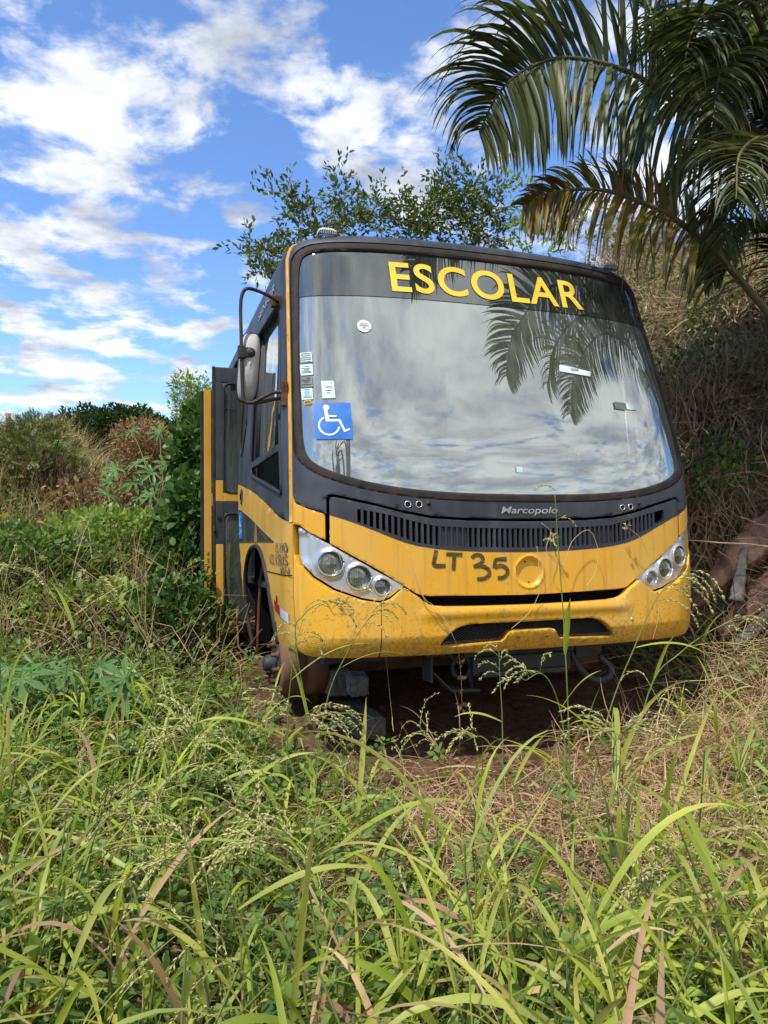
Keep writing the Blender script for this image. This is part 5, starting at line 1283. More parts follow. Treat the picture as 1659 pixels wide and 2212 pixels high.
# tangled dry creepers of the right bank
def build_right():
    parts = []
    def dens(x, y): lx, ly = to_bus(x, y); return f_right(x, y) * (.35 + .65 * ss(9.5, 6.5, y)) * (x < y * .60 + .6)
    def hump(x, y): return .06 + .85 * vnoise(x, y, 1.3, 51) ** 1.7 + .25 * vnoise(x, y, 4, 54) ** 2
    x, y = sample(38000, 1.4, 8.4, 3.4, 13.5, dens); n = len(x); p = on_ground(x, y); p[:, 2] += hump(x, y) * rng.random(n)
    parts.append((*tubes_np(wander(p, rand_dirs(n, .25, .9), rng.uniform(.25, .9, n), 7, .42, .3), rng.uniform(.0018, .0046, n) * (.6 + y * .08), .0012, 3), 0))
    x, y = sample(9000, 1.4, 8.4, 3.4, 13.5, dens); n = len(x); p = on_ground(x, y); p[:, 2] += hump(x, y) * rng.random(n) * .6
    parts.append((*tubes_np(wander(p, rand_dirs(n, .2, .9), rng.uniform(.3, .9, n), 7, .42, .3), rng.uniform(.002, .005, n), .001, 3), 1))
    x, y = sample(34000, 1.4, 8.4, 3.4, 13.5, dens); n = len(x); p = on_ground(x, y); p[:, 2] += hump(x, y) * rng.random(n)
    parts.append((*leaf_cloud(p, rand_dirs(n, .1, .8), rng.uniform(.015, .04, n), T_small(.5), .5), 2))
    x, y = sample(260, 1.4, 8.4, 3.6, 13.5, dens); n = len(x); p = on_ground(x, y); p[:, 2] += hump(x, y) * .4
    parts.append((*tubes_np(wander(p, rand_dirs(n, .35, .8), rng.uniform(.6, 1.6, n), 10, .22, .2), rng.uniform(.005, .012, n), .002, 5), 0))
    x, y = sample(15000, 1.4, 8.4, 3.4, 13.5, lambda x, y: dens(x, y) * (vnoise(x, y, 1.1, 53) > .45)); n = len(x); p = on_ground(x, y); p[:, 2] += hump(x, y) * (.7 + .5 * rng.random(n))
    parts.append((*leaf_cloud(p, rand_dirs(n, .1, .8), rng.uniform(.03, .09, n), T_leaf(.8), .6), 5))
    x, y = sample(15000, 1.4, 8.4, 3.4, 13.5, lambda x, y: dens(x, y) * (vnoise(x, y, 1.5, 52) > .45)); n = len(x); p = on_ground(x, y); p[:, 2] += hump(x, y) * (.6 + .5 * rng.random(n))
    parts.append((*leaf_cloud(p, rand_dirs(n, .1, .8), rng.uniform(.035, .085, n), T_leaf(.75), .7), 3))
    x, y = sample(9000, 1.4, 8.4, 3.4, 13.5, dens); n = len(x); p = on_ground(x, y); p[:, 2] += hump(x, y) * (.3 + .8 * rng.random(n))
    parts.append((*ribbons(p, rand_dirs(n, .2, .8), rng.uniform(.2, .6, n), rng.uniform(.003, .006, n), rng.uniform(.3, 1.8, n), 6, 0, curl=.5, prof='x'), 4))
    o = plant_mesh('dry_creepers', parts, [M['twig'], M['twig_dark'], M['bush_brown'], M['bush'], M['straw'], M['weed_light']]); tag(o, 'tangled brown dry creepers and twigs covering the bank right of the bus', 'creepers', kind='stuff')
    # fallen strands at the foot of the bank
    x, y = sample(7000, 1.2, 3.2, 3.4, 5.0, lambda x, y: f_right(x, y) * .8 + .2); n = len(x); p = on_ground(x, y, .02); p[:, 2] += rng.random(n) * .10
    a = ribbons(p, rand_dirs(n, .1, .4), rng.uniform(.15, .55, n), rng.uniform(.003, .006, n), rng.uniform(.3, 1.5, n), 6, 0, curl=.45, prof='x')
    o = plant_mesh('dry_grass', [(*a, 0)], [M['straw']]); tag(o, 'heap of pale dry grass at the foot of the right bank', 'dry grass', kind='stuff')
build_right()

# ================================================================== THINGS: trees and shrubs
def tree(label, cat, base, limbs, leaf_m, leaf_size, per, spread, trunk_r=.07, group=None, tm=None, name='leafy_tree', leaf_up=.3, droop=0., bark='bark'):
    """trunk and limbs through given points; twigs and leaves spread round the outer part of every limb"""
    root = empty(name, base, label, cat, group); B = np.array(base)
    tp = []; lf = []; tw = []
    for pts in limbs:
        P = np.array([list(v) for v in bez([base] + pts, 12)]); tp.append(P)
    V, Q, t = tubes_np(np.stack(tp), trunk_r, .008, 7); link('trunk', mesh_np('trunk', V - B, Q), M[bark], root)
    for P in tp:
        k = per; i = rng.uniform(.42, 1.0, k) ** .8 * 12; i0 = np.minimum(i.astype(int), 11); f_ = (i - i0)[:, None]; c = P[i0] * (1 - f_) + P[i0 + 1] * f_
        d = rand_dirs(k, .45, .8); w = wander(c, d, spread * rng.uniform(.4, 1.15, k), 6, .22, droop); tw.append(w)
        for m in range(2, 6):
            for _ in range(3):
                lf.append((w[:, m] + rng.normal(size=(k, 3)) * .02, unit(w[:, m] - w[:, m - 1]) + rand_dirs(k, leaf_up, .8) * .9))
    W_ = np.concatenate(tw); V, Q, t = tubes_np(W_, .0065, .002, 3); plant_mesh('branch', [(V, Q, t, 0)], [M['twig_dark']], root).location = (0, 0, 0)
    root.children[-1].data.transform(Matrix.Translation(-Vector(base)))
    pos = np.concatenate([a for a, b in lf]); dr = np.concatenate([b for a, b in lf]); keep = rng.random(len(pos)) < .8; pos, dr = pos[keep], dr[keep]
    V, Q, t = leaf_cloud(pos, dr, rng.uniform(*leaf_size, len(pos)), tm or T_leaf(.42), .45)
    VV, QQ, TT, tt, mm = merge([(V - B, Q, t, 0)]); link('crown', mesh_np('crown', VV, QQ, TT, True, tt, mm), M[leaf_m], root)
    return root
def gnd(x, y): return (x, y, float(terrain(np.array(x), np.array(y))))
A = at
# trees behind the bus roof
tree('small leaved tree whose leftmost spray leans out past the roof corner', 'tree', gnd(-.9, 11.5), [[A(700, 560, 10.5), A(640, 470, 10), A(597, 425, 10)], [A(690, 600, 10.5), A(600, 560, 10), A(548, 525, 9.8)], [A(720, 560, 10.8), A(700, 520, 10.6), A(650, 500, 10.4)], [A(650, 620, 10), A(585, 590, 9.8), A(570, 600, 9.6)]], 'tree_leaf', (.06, .11), 43, .50, group='trees behind the bus roof')
tree('narrow upright leafy tree rising behind the left roof lamp', 'tree', gnd(.1, 12.5), [[A(740, 560, 11), A(742, 470, 11), A(735, 400, 11)], [A(760, 560, 11), A(770, 510, 11), A(760, 470, 11)]], 'tree_leaf', (.06, .11), 43, .45, group='trees behind the bus roof')
tree('rounded leafy tree in the middle behind the bus roof', 'tree', gnd(.8, 12.5), [[A(820, 560, 11.5), A(815, 480, 11.5), A(808, 425, 11.5)], [A(860, 560, 11.5), A(870, 500, 11.5), A(860, 440, 11.5)], [A(850, 600, 11.5), A(905, 520, 11.5), A(900, 450, 11.5)]], 'tree_leaf', (.06, .11), 51, .50, group='trees behind the bus roof')
tree('tallest dense leafy tree above the centre of the bus roof', 'tree', gnd(1.8, 13), [[A(960, 560, 12), A(960, 450, 12), A(950, 385, 12)], [A(1000, 560, 12), A(1010, 450, 12), A(1020, 385, 12)], [A(1020, 560, 12), A(1060, 480, 12), A(1065, 420, 12)], [A(960, 580, 12), A(930, 500, 12), A(925, 440, 12)], [A(990, 560, 12), A(1000, 500, 12), A(985, 420, 12)], [A(1000, 600, 12), A(1040, 540, 12), A(1080, 500, 12)]], 'tree_leaf', (.065, .115), 59, .55, group='trees behind the bus roof')
tree('thin see-through tree behind the dying palm frond', 'tree', gnd(3.4, 12.5), [[A(1130, 560, 11), A(1135, 470, 11), A(1130, 395, 11)], [A(1180, 560, 11), A(1200, 490, 11), A(1210, 420, 11)], [A(1250, 600, 11), A(1270, 520, 11), A(1290, 450, 11)], [A(1200, 600, 11), A(1160, 540, 11), A(1110, 510, 11)], [A(1330, 620, 11), A(1350, 560, 11), A(1380, 520, 11)]], 'weed_light', (.07, .12), 20, .55, group='trees behind the bus roof')
tree('sparse pale shrub with bare stems on top of the right bank', 'shrub', gnd(4.2, 10.8), [[A(1440, 620, 10.6), A(1420, 570, 10.5), A(1400, 530, 10.4)], [A(1450, 630, 10.6), A(1490, 570, 10.5), A(1510, 530, 10.4)], [A(1470, 640, 10.6), A(1550, 600, 10.5), A(1600, 560, 10.4)]], 'castor_pale', (.06, .11), 26, .50, name='bank_shrub', trunk_r=.012)

# dense bush clumps built from a shell of leaf sprays
def bush(name, label, cat, base, blobs, leaf_m, leaf_size, n, tm=None, twigs=300, twig_m='twig_dark', group=None, extra=None):
    root = empty(name, base, label, cat, group); B = np.array(base); pos = []; dr = []; tot = sum(r[0] * r[2] for _, r in blobs)
    for c, r in blobs:
        k = int(n * r[0] * r[2] / tot); d = rand_dirs(k, .15, 1); rr = rng.random(k) ** .33
        lump = .72 + .5 * vnoise(d[:, 0] * 3 + c[0], d[:, 2] * 3 + d[:, 1] * 2, 1.6, 61)
        p = np.array(c) + d * np.array(r) * (rr * lump)[:, None]; pos.append(p); dr.append(unit(d + rand_dirs(k, .2, 1) * .9))
    pos = np.concatenate(pos); dr = np.concatenate(dr); pos[:, 2] = np.maximum(pos[:, 2], terrain(pos[:, 0], pos[:, 1]) + .02)
    V, Q, t = leaf_cloud(pos, dr, rng.uniform(*leaf_size, len(pos)), tm or T_leaf(.5), .55)
    parts = [(V - B, Q, t, 0)]; mats = [M[leaf_m]]
    if extra:
        sel = rng.random(len(pos)) < extra[1]; V, Q, t = leaf_cloud(pos[sel], dr[sel], rng.uniform(*leaf_size, sel.sum()), tm or T_leaf(.5), .55); parts.append((V - B, Q, t, 1)); mats.append(M[extra[0]])
    VV, QQ, TT, tt, mm = merge(parts); link('crown', mesh_np('crown', VV, QQ, TT, True, tt, mm), mats, root)
    ends = pos[rng.permutation(len(pos))[:twigs]]; st = B + rng.normal(size=(len(ends), 3)) * np.array([.25, .25, .02]); K = 7; tt_ = np.linspace(0, 1, K)[None, :, None]
    path = st[:, None] * (1 - tt_) + ends[:, None] * tt_ + rng.normal(size=(len(ends), K, 3)) * .04 * np.sin(tt_ * math.pi); path[:, :, 2] += .1 * np.sin(tt_[:, :, 0] * math.pi)
    V, Q, t = tubes_np(path - B, .010, .002, 4); link('stem', mesh_np('stem', V, Q), M[twig_m], root)
    return root
def Bl(px, py, Y, rx, ry, rz): v = A(px, py, Y); return ((v.x, v.y, v.z), (rx, ry, rz))
bush('dark_tree', 'dark evergreen tree crown rising on the skyline left of the bus', 'tree', gnd(-7.0, 19.0), [Bl(215, 935, 18, 1.1, .9, .62), Bl(280, 925, 18, .8, .8, .55), Bl(140, 940, 18.5, .8, .8, .45), Bl(330, 935, 18.5, .55, .6, .42), Bl(180, 960, 18, 1.3, .9, .5)], 'dark_tree', (.07, .12), 26000, twigs=200)
bush('dark_tree', 'smaller round dark treetop at the right end of the skyline', 'tree', gnd(-5.2, 20), [Bl(400, 935, 19, .5, .6, .42), Bl(360, 945, 19, .6, .6, .35), Bl(450, 950, 19, .6, .6, .35)], 'dark_tree', (.07, .11), 9000, twigs=100)
bush('dead_vine_heap', 'rounded heap of dead brown creeper with a few yellow leaves', 'dead vine', gnd(-2.7, 8.8), [Bl(310, 955, 8.6, .42, .4, .30), Bl(345, 985, 8.5, .35, .4, .32), Bl(300, 1000, 8.3, .25, .3, .30)], 'bush_brown', (.03, .06), 5200, twigs=900, twig_m='twig', extra=('yellow_leaf', .03))
bush('creeper_mass', 'dark green leafy creeper climbing beside the open bus door', 'creeper', gnd(-1.9, 6.6), [Bl(430, 1010, 6.8, .24, .45, .45), Bl(425, 1130, 6.4, .26, .45, .45), Bl(420, 1250, 6.2, .30, .45, .40), Bl(395, 1180, 6.6, .30, .4, .45), Bl(440, 930, 7.2, .16, .4, .30)], 'vine', (.05, .10), 8500, tm=T_leaf(.8), twigs=200)
bush('wispy_shrub', 'light wispy shrub with thin sprigs above the creeper', 'shrub', gnd(-2.3, 9.2), [Bl(415, 870, 8.5, .28, .3, .30), Bl(395, 840, 8.5, .16, .2, .24), Bl(430, 900, 8.5, .25, .3, .30), Bl(440, 850, 8.8, .20, .3, .26)], 'weed_light', (.03, .055), 1700, twigs=170, twig_m='twig')
bush('pod_bush', 'feathery leaved bush hung with dark seed pods at the left edge', 'bush', gnd(-4.1, 9.2), [Bl(60, 990, 8.6, .50, .5, .35), Bl(20, 1040, 8.4, .5, .5, .4), Bl(110, 1025, 8.4, .45, .5, .35), Bl(80, 950, 8.8, .35, .4, .28)], 'bush', (.09, .15), 1700, tm=T_pinnate(8), twigs=340, twig_m='twig')
pb = [o for o in C.objects if o.name == 'pod_bush'][0]
pc = []
for (px, py) in ((75, 975), (95, 1010), (130, 1000), (40, 1010), (60, 1060), (150, 1015), (30, 1040), (110, 1040), (85, 1050)):
    c = np.array(A(px, py, 8.1)); k = 46; p = c + rng.normal(size=(k, 3)) * np.array([.14, .14, .08]); pc.append(p)
pc = np.concatenate(pc); V, Q, t = ribbons(pc, rand_dirs(len(pc), -2.5, 1), rng.uniform(.08, .16, len(pc)), .014, .4, 3, 0)
V = V - np.array(pb.location); tag(link('seed_pods', mesh_np('seed_pods', V, Q, None, True, t), M['pod'], pb), kind='stuff')
for (lbl, px, py, Y, rx, rz, m_, n_) in (('low leafy bush spreading at the left edge of the slope', 40, 1230, 5.6, .65, .36, 'weed', 3800), ('leafy green bush halfway up the slope among grass', 250, 1180, 6.6, .8, .36, 'weed_light', 4200),
        ('shaded leafy bush beside the foot of the open bus door', 385, 1340, 5.4, .35, .34, 'vine', 3600), ('broad leafy bush in front of the dry stalks on the slope', 200, 1320, 5.4, .6, .26, 'weed_light', 2600), ('withered brown bush high on the slope under the dark tree', 200, 1080, 8.2, .6, .26, 'bush_brown', 1800)):
    v = A(px, py, Y); bush('bush', lbl, 'bush', gnd(v.x, v.y), [((v.x, v.y, v.z), (rx, .5, rz)), ((v.x + rx * .5, v.y + .3, v.z - .05), (rx * .6, .5, rz * .8))], m_, (.035, .075), n_, tm=T_leaf(.7), twigs=160)

for lbl, px, py, Y, rx, rz, m_, n_, tw_ in (('leafless brown twiggy shrub on the bank beside the windscreen edge', 1530, 800, 6.6, .55, .42, 'bush', 900, 600), ('olive green shrub high on the bank near the photo edge', 1610, 740, 7.6, .6, .42, 'bush', 2600, 400),
        ('green leafed shrub low on the bank beside the bus corner', 1540, 1010, 5.6, .30, .26, 'weed', 900, 160), ('scrubby olive shrub on the upper bank beside the roof corner', 1430, 720, 9.0, .5, .45, 'bush', 2400, 400), ('twiggy shrub on the bank above the fallen palm leaf', 1620, 870, 6.4, .45, .30, 'bush_brown', 900, 500)):
    v = A(px, py, Y); bush('bank_shrub', lbl, 'shrub', gnd(v.x, v.y), [((v.x, v.y, max(v.z, gnd(v.x, v.y)[2] + .15)), (rx, .45, rz)), ((v.x - rx * .5, v.y - .1, max(v.z, gnd(v.x, v.y)[2] + .15) - .1), (rx * .6, .4, rz * .7))], m_, (.03, .065), n_, tm=T_leaf(.6), twigs=tw_, twig_m='twig')
# castor bean plants
def castor(label, base, leaves, size, mat='castor'):
    root = empty('castor_bean_plant', base, label, 'castor plant', 'castor bean plants'); B = np.array(base)
    pts = np.array([np.array(v) for v in leaves]); top_ = pts.mean(0); top_[2] = pts[:, 2].max() - .05
    paths = []
    for p in pts:
        a = B * .35 + top_ * .65; a[2] = min(a[2], p[2] - .02); tt_ = np.linspace(0, 1, 8)[:, None]; q = B * (1 - tt_) ** 2 + 2 * a * tt_ * (1 - tt_) + p * tt_ ** 2; paths.append(q)
    V, Q, t = tubes_np(np.stack(paths) - B, .010, .004, 5); link('stem', mesh_np('stem', V, Q), M['stem'], root)
    n = len(pts); d = rand_dirs(n, .05, .3); d[:, 1] -= .5; d = unit(d)
    V, Q = T_castor(8); s = unit(np.cross(d, np.array([0, 0, 1.]) + rng.normal(size=(n, 3)) * .2)); 
    upv = np.array([0, -.75, .75]) + rng.normal(size=(n, 3)) * .28
    dd = unit(d - upv * (d * upv).sum(-1, keepdims=True) / (upv * upv).sum(-1, keepdims=True)); s = unit(np.cross(dd, upv)); w = unit(upv); sz = rng.uniform(.75, 1.2, n) * size
    for i in range(n):
        P = pts[i] + sz[i] * (V[:, :1] * s[i] + V[:, 1:2] * dd[i] + V[:, 2:3] * w[i]) - B
        T3 = [tuple(f[:3]) if f[2] == f[3] else tuple(f) for f in Q.tolist()]
        me = bpy.data.meshes.new('leaf'); me.from_pydata([tuple(p) for p in P], [], T3); me.polygons.foreach_set('use_smooth', [False] * len(T3)); link('leaf', me, M[mat], root)
    return root
def spots(lst, Y, jy=.25): return [A(px, py, Y + random.uniform(-jy, jy)) for px, py in lst]
v = A(30, 1560, 3.9); castor('young castor plant with broad leaves at the very left edge', gnd(v.x, v.y), spots([(15, 1440), (45, 1465), (85, 1440), (20, 1500), (70, 1490), (115, 1455)], 3.9), .17)
v = A(240, 1570, 3.9); castor('young castor plant with one large star leaf on the left foreground', gnd(v.x, v.y), spots([(215, 1440), (235, 1500), (270, 1465), (275, 1490)], 3.9), .17)
v = A(140, 1560, 4.1); castor('castor seedling low between two larger castor plants', gnd(v.x, v.y), spots([(130, 1480), (165, 1510), (150, 1450)], 4.0), .14)
v = A(350, 1100, 7.6); castor('castor plant below the dead vine heap on the slope', gnd(v.x, v.y), spots([(300, 1000), (330, 1020), (360, 1000), (385, 1010), (290, 1040), (340, 1045), (375, 1040), (400, 1020), (250, 1010)], 7.4), .18)
v = A(150, 1130, 7.4); castor('castor plant on the slope left of the yellowing leaves', gnd(v.x, v.y), spots([(265, 1055), (300, 1075), (230, 1070), (240, 1040), (330, 1070)], 7.2), .16)
v = A(420, 1080, 6.9); castor('castor plant rising against the sky above the dead vine', gnd(v.x - .2, v.y), spots([(370, 940), (395, 925), (345, 935), (400, 950), (250, 945), (285, 930)], 8.2), .17)
v = A(1450, 800, 10.2); castor('pale castor plant on the bank just right of the roof corner', gnd(v.x, v.y), spots([(1395, 600), (1430, 620), (1460, 600), (1420, 650), (1470, 645), (1500, 620), (1440, 580), (1405, 560), (1455, 670), (1490, 660)], 10.0), .26, 'castor_pale')
v = A(1580, 800, 10.4); castor('pale castor plant under the palm stalk on the bank top', gnd(v.x, v.y), spots([(1540, 620), (1570, 650), (1600, 640), (1560, 600), (1610, 680), (1530, 660), (1640, 700)], 10.2), .26, 'castor_pale')

# utility pole
pt, pb_ = A(18, 893, 16), A(18, 1010, 16)
mb = MB(); mb.tube([Vector((pt.x, pt.y, 0)), pt - Vector((0, 0, .0))], [.07, .055], 10); mb.tube([pt - Vector((.0, .07, .25)), pt + Vector((.0, -.09, -.25))], .02, 6)
o = mb.build('utility_pole', M['bark']); tag(o, 'thin wooden utility pole on the skyline at the left edge', 'pole')
# pale wall beyond the bushes
# ================================================================== palm
def build_palm():
    base = gnd(3.55, 5.3); root = empty('palm_tree', base, 'large palm at the right edge with green, yellowing and dead hanging fronds', 'palm tree'); B = np.array(base)
    top = Vector((3.45, 5.3, 2.6))
    mb = MB(); pts = bez([Vector(base) - Vector((0, 0, .2)), Vector((3.55, 5.3, 1.6)), top], 14); mb.tube([p - Vector(base) for p in pts], [.26 + .03 * math.sin(k * 2.4) for k in range(15)], 14); mb.build('trunk', M['sheath_grey'], root)
    def frond(ctrl, L0, roll, mat='palm', droop=1.6, n=70, lw=.028, start=.14, asym=1., dead=0., r0=.028, spread=1.0, tipside=.55):
        P = np.array([list(v) for v in bez([top] + ctrl, 60)]); seg = np.linalg.norm(np.diff(P, axis=0), axis=1).sum()
        parts = []; V, Q, t = tubes_np(P[None], r0, .004, 6); parts.append((V - B, Q, t, 1))
        for s in (-1, 1):
            i = np.linspace(start, .995, n) * 60 + rng.uniform(-.3, .3, n); i = np.clip(i, 0, 59.9); i0 = i.astype(int); f_ = (i - i0)[:, None]; c = P[i0] * (1 - f_) + P[i0 + 1] * f_
            d = unit(P[np.minimum(i0 + 1, 60)] - P[i0]); up = np.tile(np.array([0, 0, 1.]), (n, 1)); side = unit(np.cross(d, up)); nn = np.cross(side, d)
            a = roll; sd = side * math.cos(a) * s + nn * math.sin(a) * s; vv = nn * math.cos(a) - side * math.sin(a)
            tt = i / 60; fwd = .45 + tipside * ss(.6, 1, tt)[:, None] * 1.4
            ld = unit(sd * spread + d * fwd + vv * .25 + rng.normal(size=(n, 3)) * .09)
            ln = L0 * np.interp(tt, [0, .15, .4, .75, 1], [.55, .8, 1, .8, .35]) * rng.uniform(.88, 1.08, n)
            if s * math.sin(roll) > 0: ln = ln * asym
            keep = rng.random(n) > dead
            for mi, sel in ((0, keep), (2, ~keep)):
                k_ = sel.sum()
                if k_: 
                    V, Q, t = ribbons(c[sel], ld[sel], ln[sel] * (1 if mi == 0 else 1.0), rng.uniform(.8, 1.15, k_) * lw * (1 if mi == 0 else .55), rng.uniform(.7, 1.3, k_) * droop * (1 if mi == 0 else 1.5), 9, .30, curl=.05 if mi == 0 else .5, prof='palm', twist=.3)
                    parts.append((V - B, Q, t, mi))
        VV, QQ, TT, tt, mm = merge(parts); return link('frond', mesh_np('frond', VV, QQ, TT, True, tt, mm), [M[mat], M['rachis'], M['palm_dead']], root)
    D = 4.7
    # the big arching frond over the roof
    frond([A(1690, 330, 5.0), A(1482, 235, 4.8), A(1360, 157, 4.7), A(1230, 125, 4.6), A(1135, 150, 4.5), A(1075, 205, 4.45), A(1035, 285, 4.4)], .86, 1.35, n=125, droop=3.4, lw=.034, start=.2, tipside=.35)
    # dying frond, lower
    f2 = frond([A(1760, 790, 4.9), A(1650, 665, 4.85), A(1541, 541, 4.8), A(1450, 468, 4.7), A(1382, 436, 4.65), A(1314, 413, 4.6), A(1246, 409, 4.6), A(1178, 420, 4.55), A(1130, 445, 4.5)], .66, 1.25, 'palm_dry', n=120, droop=2.0, lw=.030, start=.26, asym=.5, dead=.25, r0=.034)
    tag(f2, 'yellow and brown dying frond')
    # fronds that fill the upper right corner
    frond([A(1700, 300, 5.2), A(1600, 50, 5.2), A(1500, -180, 5.1), A(1380, -330, 5.0), A(1250, -380, 4.9)], .85, .9, n=113, droop=2.0, lw=.032)
    frond([A(1720, 330, 5.4), A(1560, 180, 5.5), A(1440, 60, 5.6), A(1340, -30, 5.6), A(1230, -60, 5.6)], .72, .8, n=108, droop=1.6, lw=.030)
    frond([A(1720, 380, 5.6), A(1600, 260, 5.9), A(1500, 230, 6.0), A(1420, 270, 6.1), A(1370, 370, 6.2)], .75, .4, n=108, droop=2.2, lw=.032)
    frond([A(1720, 330, 5.2), A(1640, 120, 5.0), A(1560, 20, 4.7), A(1500, 60, 4.5), A(1470, 180, 4.4)], .75, .2, n=102, droop=2.4, lw=.028)
    frond([A(1760, 420, 5.2), A(1680, 330, 4.9), A(1620, 330, 4.7), A(1580, 420, 4.6), A(1560, 540, 4.55)], .62, .1, n=102, droop=2.4, lw=.028)
    frond([A(1760, 330, 5.4), A(1700, 60, 5.6), A(1640, -150, 5.7), A(1560, -300, 5.8)], .85, .6, n=102, droop=1.8, lw=.032)
    frond([A(1780, 500, 5.8), A(1680, 420, 6.1), A(1600, 430, 6.3), A(1550, 500, 6.4), A(1520, 600, 6.4)], .70, .3, n=102, droop=2.2, lw=.032)
    frond([A(1760, 450, 5.0), A(1720, 380, 4.5), A(1660, 300, 4.1), A(1600, 330, 3.8), A(1590, 430, 3.6)], .55, .3, 'palm', n=66, droop=2.6, lw=.020, dead=.35)
    frond([A(1740, 350, 5.4), A(1640, 180, 5.6), A(1560, 110, 5.8), A(1470, 130, 6.0), A(1410, 220, 6.1)], .8, .5, n=100, droop=2.2, lw=.036)
    frond([A(1760, 480, 5.5), A(1650, 330, 5.8), A(1560, 300, 6.0), A(1490, 360, 6.1), A(1450, 460, 6.2)], .75, .4, n=100, droop=2.4, lw=.036)
    frond([A(1780, 330, 5.0), A(1700, 150, 4.8), A(1620, 90, 4.5), A(1560, 150, 4.3), A(1540, 260, 4.2)], .7, .3, n=100, droop=2.4, lw=.030, dead=.1)
    frond([A(1760, 600, 5.9), A(1680, 500, 6.2), A(1610, 500, 6.4), A(1570, 570, 6.5)], .7, .3, n=100, droop=2.4, lw=.036)
    # fronds toward the camera side, out of the frame: they mirror in the windscreen and shade the bank
    T_ = top
    def V3(*a): return Vector(a)
    frond([T_ + V3(-.35, -.5, 1.0), T_ + V3(-.75, -1.2, 1.6), T_ + V3(-1.0, -1.7, 1.75), T_ + V3(-1.2, -2.1, 1.5), T_ + V3(-1.3, -2.3, 1.1)], .62, .5, n=108, droop=2.0, lw=.030)
    frond([T_ + V3(-.1, -.6, .9), T_ + V3(-.25, -1.3, 1.35), T_ + V3(-.35, -1.9, 1.25), T_ + V3(-.4, -2.3, .85)], .62, .3, n=108, droop=2.0, lw=.030)
    frond([T_ + V3(-.6, -.3, 1.1), T_ + V3(-1.3, -.8, 1.9), T_ + V3(-1.9, -1.3, 2.1), T_ + V3(-2.4, -1.7, 1.8), T_ + V3(-2.7, -1.95, 1.3)], .78, .3, n=113, droop=2.0, lw=.030)
    frond([T_ + V3(.8, .1, .9), T_ + V3(1.6, .2, 1.2), T_ + V3(2.3, .2, .6)], .7, .3, n=60, droop=2.0)
    frond([T_ + V3(.4, .8, 1.1), T_ + V3(.8, 1.6, 1.4), T_ + V3(1.1, 2.3, .9)], .7, .3, n=60, droop=2.0)
    # old leaf bases at the foot
    def base_stalk(pts, w0, w1, mat):
        """trough-shaped leaf base"""
        P = bez(pts, 18); vs = []; fs = []; K = 15; rd = [1 + random.uniform(-.07, .07) for _ in range(15)]
        for i, p in enumerate(P):
            t = (P[min(i + 1, 18)] - P[max(i - 1, 0)]).normalized(); sd = t.cross(Vector((0, -.45, .9))).normalized(); nr = sd.cross(t); w = w0 + (w1 - w0) * (i / 18) ** 1.4
            for k in range(K):
                a = math.pi * (k / (K - 1)) ; vs.append(p + sd * math.cos(a) * w * (1 + .10 * math.sin(i * 1.7 + 3)) * (rd[k] + random.uniform(-.02, .02)) + nr * (math.sin(a) * w * .62 * rd[k]))
            for k in range(K):
                a = math.pi * (1 - k / (K - 1)); vs.append(p + sd * math.cos(a) * w * .9 + nr * (math.sin(a) * w * .42 - w * .06))
        m = 2 * K
        for i in range(18):
            for k in range(m): fs.append((i * m + k, i * m + (k + 1) % m, (i + 1) * m + (k + 1) % m, (i + 1) * m + k))
        fs += [tuple(range(m))[::-1], tuple(18 * m + k for k in range(m))]
        mb = MB(); mb.add([v - Vector(base) for v in vs], fs, True); return mb.build('leaf_base', M[mat], root)
    base_stalk([A(1480, 1325, 4.9), A(1530, 1275, 4.9), A(1590, 1215, 4.9), A(1650, 1165, 4.95), A(1760, 1095, 5.0)], .04, .205, 'sheath')
    base_stalk([A(1555, 1370, 4.75), A(1600, 1330, 4.75), A(1660, 1270, 4.8), A(1760, 1180, 4.9)], .05, .14, 'sheath')
    base_stalk([A(1580, 1400, 4.7), A(1635, 1350, 4.7), A(1700, 1290, 4.75)], .04, .10, 'sheath_grey')
    base_stalk([A(1500, 1370, 5.1), A(1560, 1310, 5.1), A(1600, 1240, 5.1), A(1640, 1190, 5.2)], .03, .13, 'sheath_grey')
    base_stalk([A(1590, 1300, 4.65), A(1600, 1230, 4.75), A(1612, 1170, 4.9)], .045, .012, 'sheath_grey')
build_palm()

# fallen dry palm leaf on the bank, dead branch
def strand_bundle(name, label, p0, p1, n, spread, L, m_):
    base = gnd(p0.x, p0.y); tt_ = rng.random(n)[:, None]; c = np.array(p0) * (1 - tt_) + np.array(p1) * tt_ + rng.normal(size=(n, 3)) * spread
    d = unit(np.array(p1 - p0) + rng.normal(size=(n, 3)) * .25); a = ribbons(c, d, L * rng.uniform(.6, 1.1, n), .008, rng.uniform(.2, .8, n), 6, 0, curl=.15, prof='x')
    o = plant_mesh(name, [(*a, 0)], [M[m_]], None, base); tag(o, label, 'dry palm leaf')
strand_bundle('fallen_palm_leaf', 'fallen dry grey palm leaf lying across the right bank', A(1640, 935, 5.9), A(1490, 965, 5.5), 130, .05, .5, 'palm_dead')
bp = [A(1610, 1095, 5.2), A(1635, 1120, 5.1), A(1690, 1170, 4.95)]; mb = MB(); b0 = bp[0]; mb.tube([p - b0 for p in bp], [.014, .018, .02], 7); o = mb.build('fallen_branch', M['bark'], None, b0); tag(o, 'short pale grey branch leaning above the brown palm leaf base', 'branch')

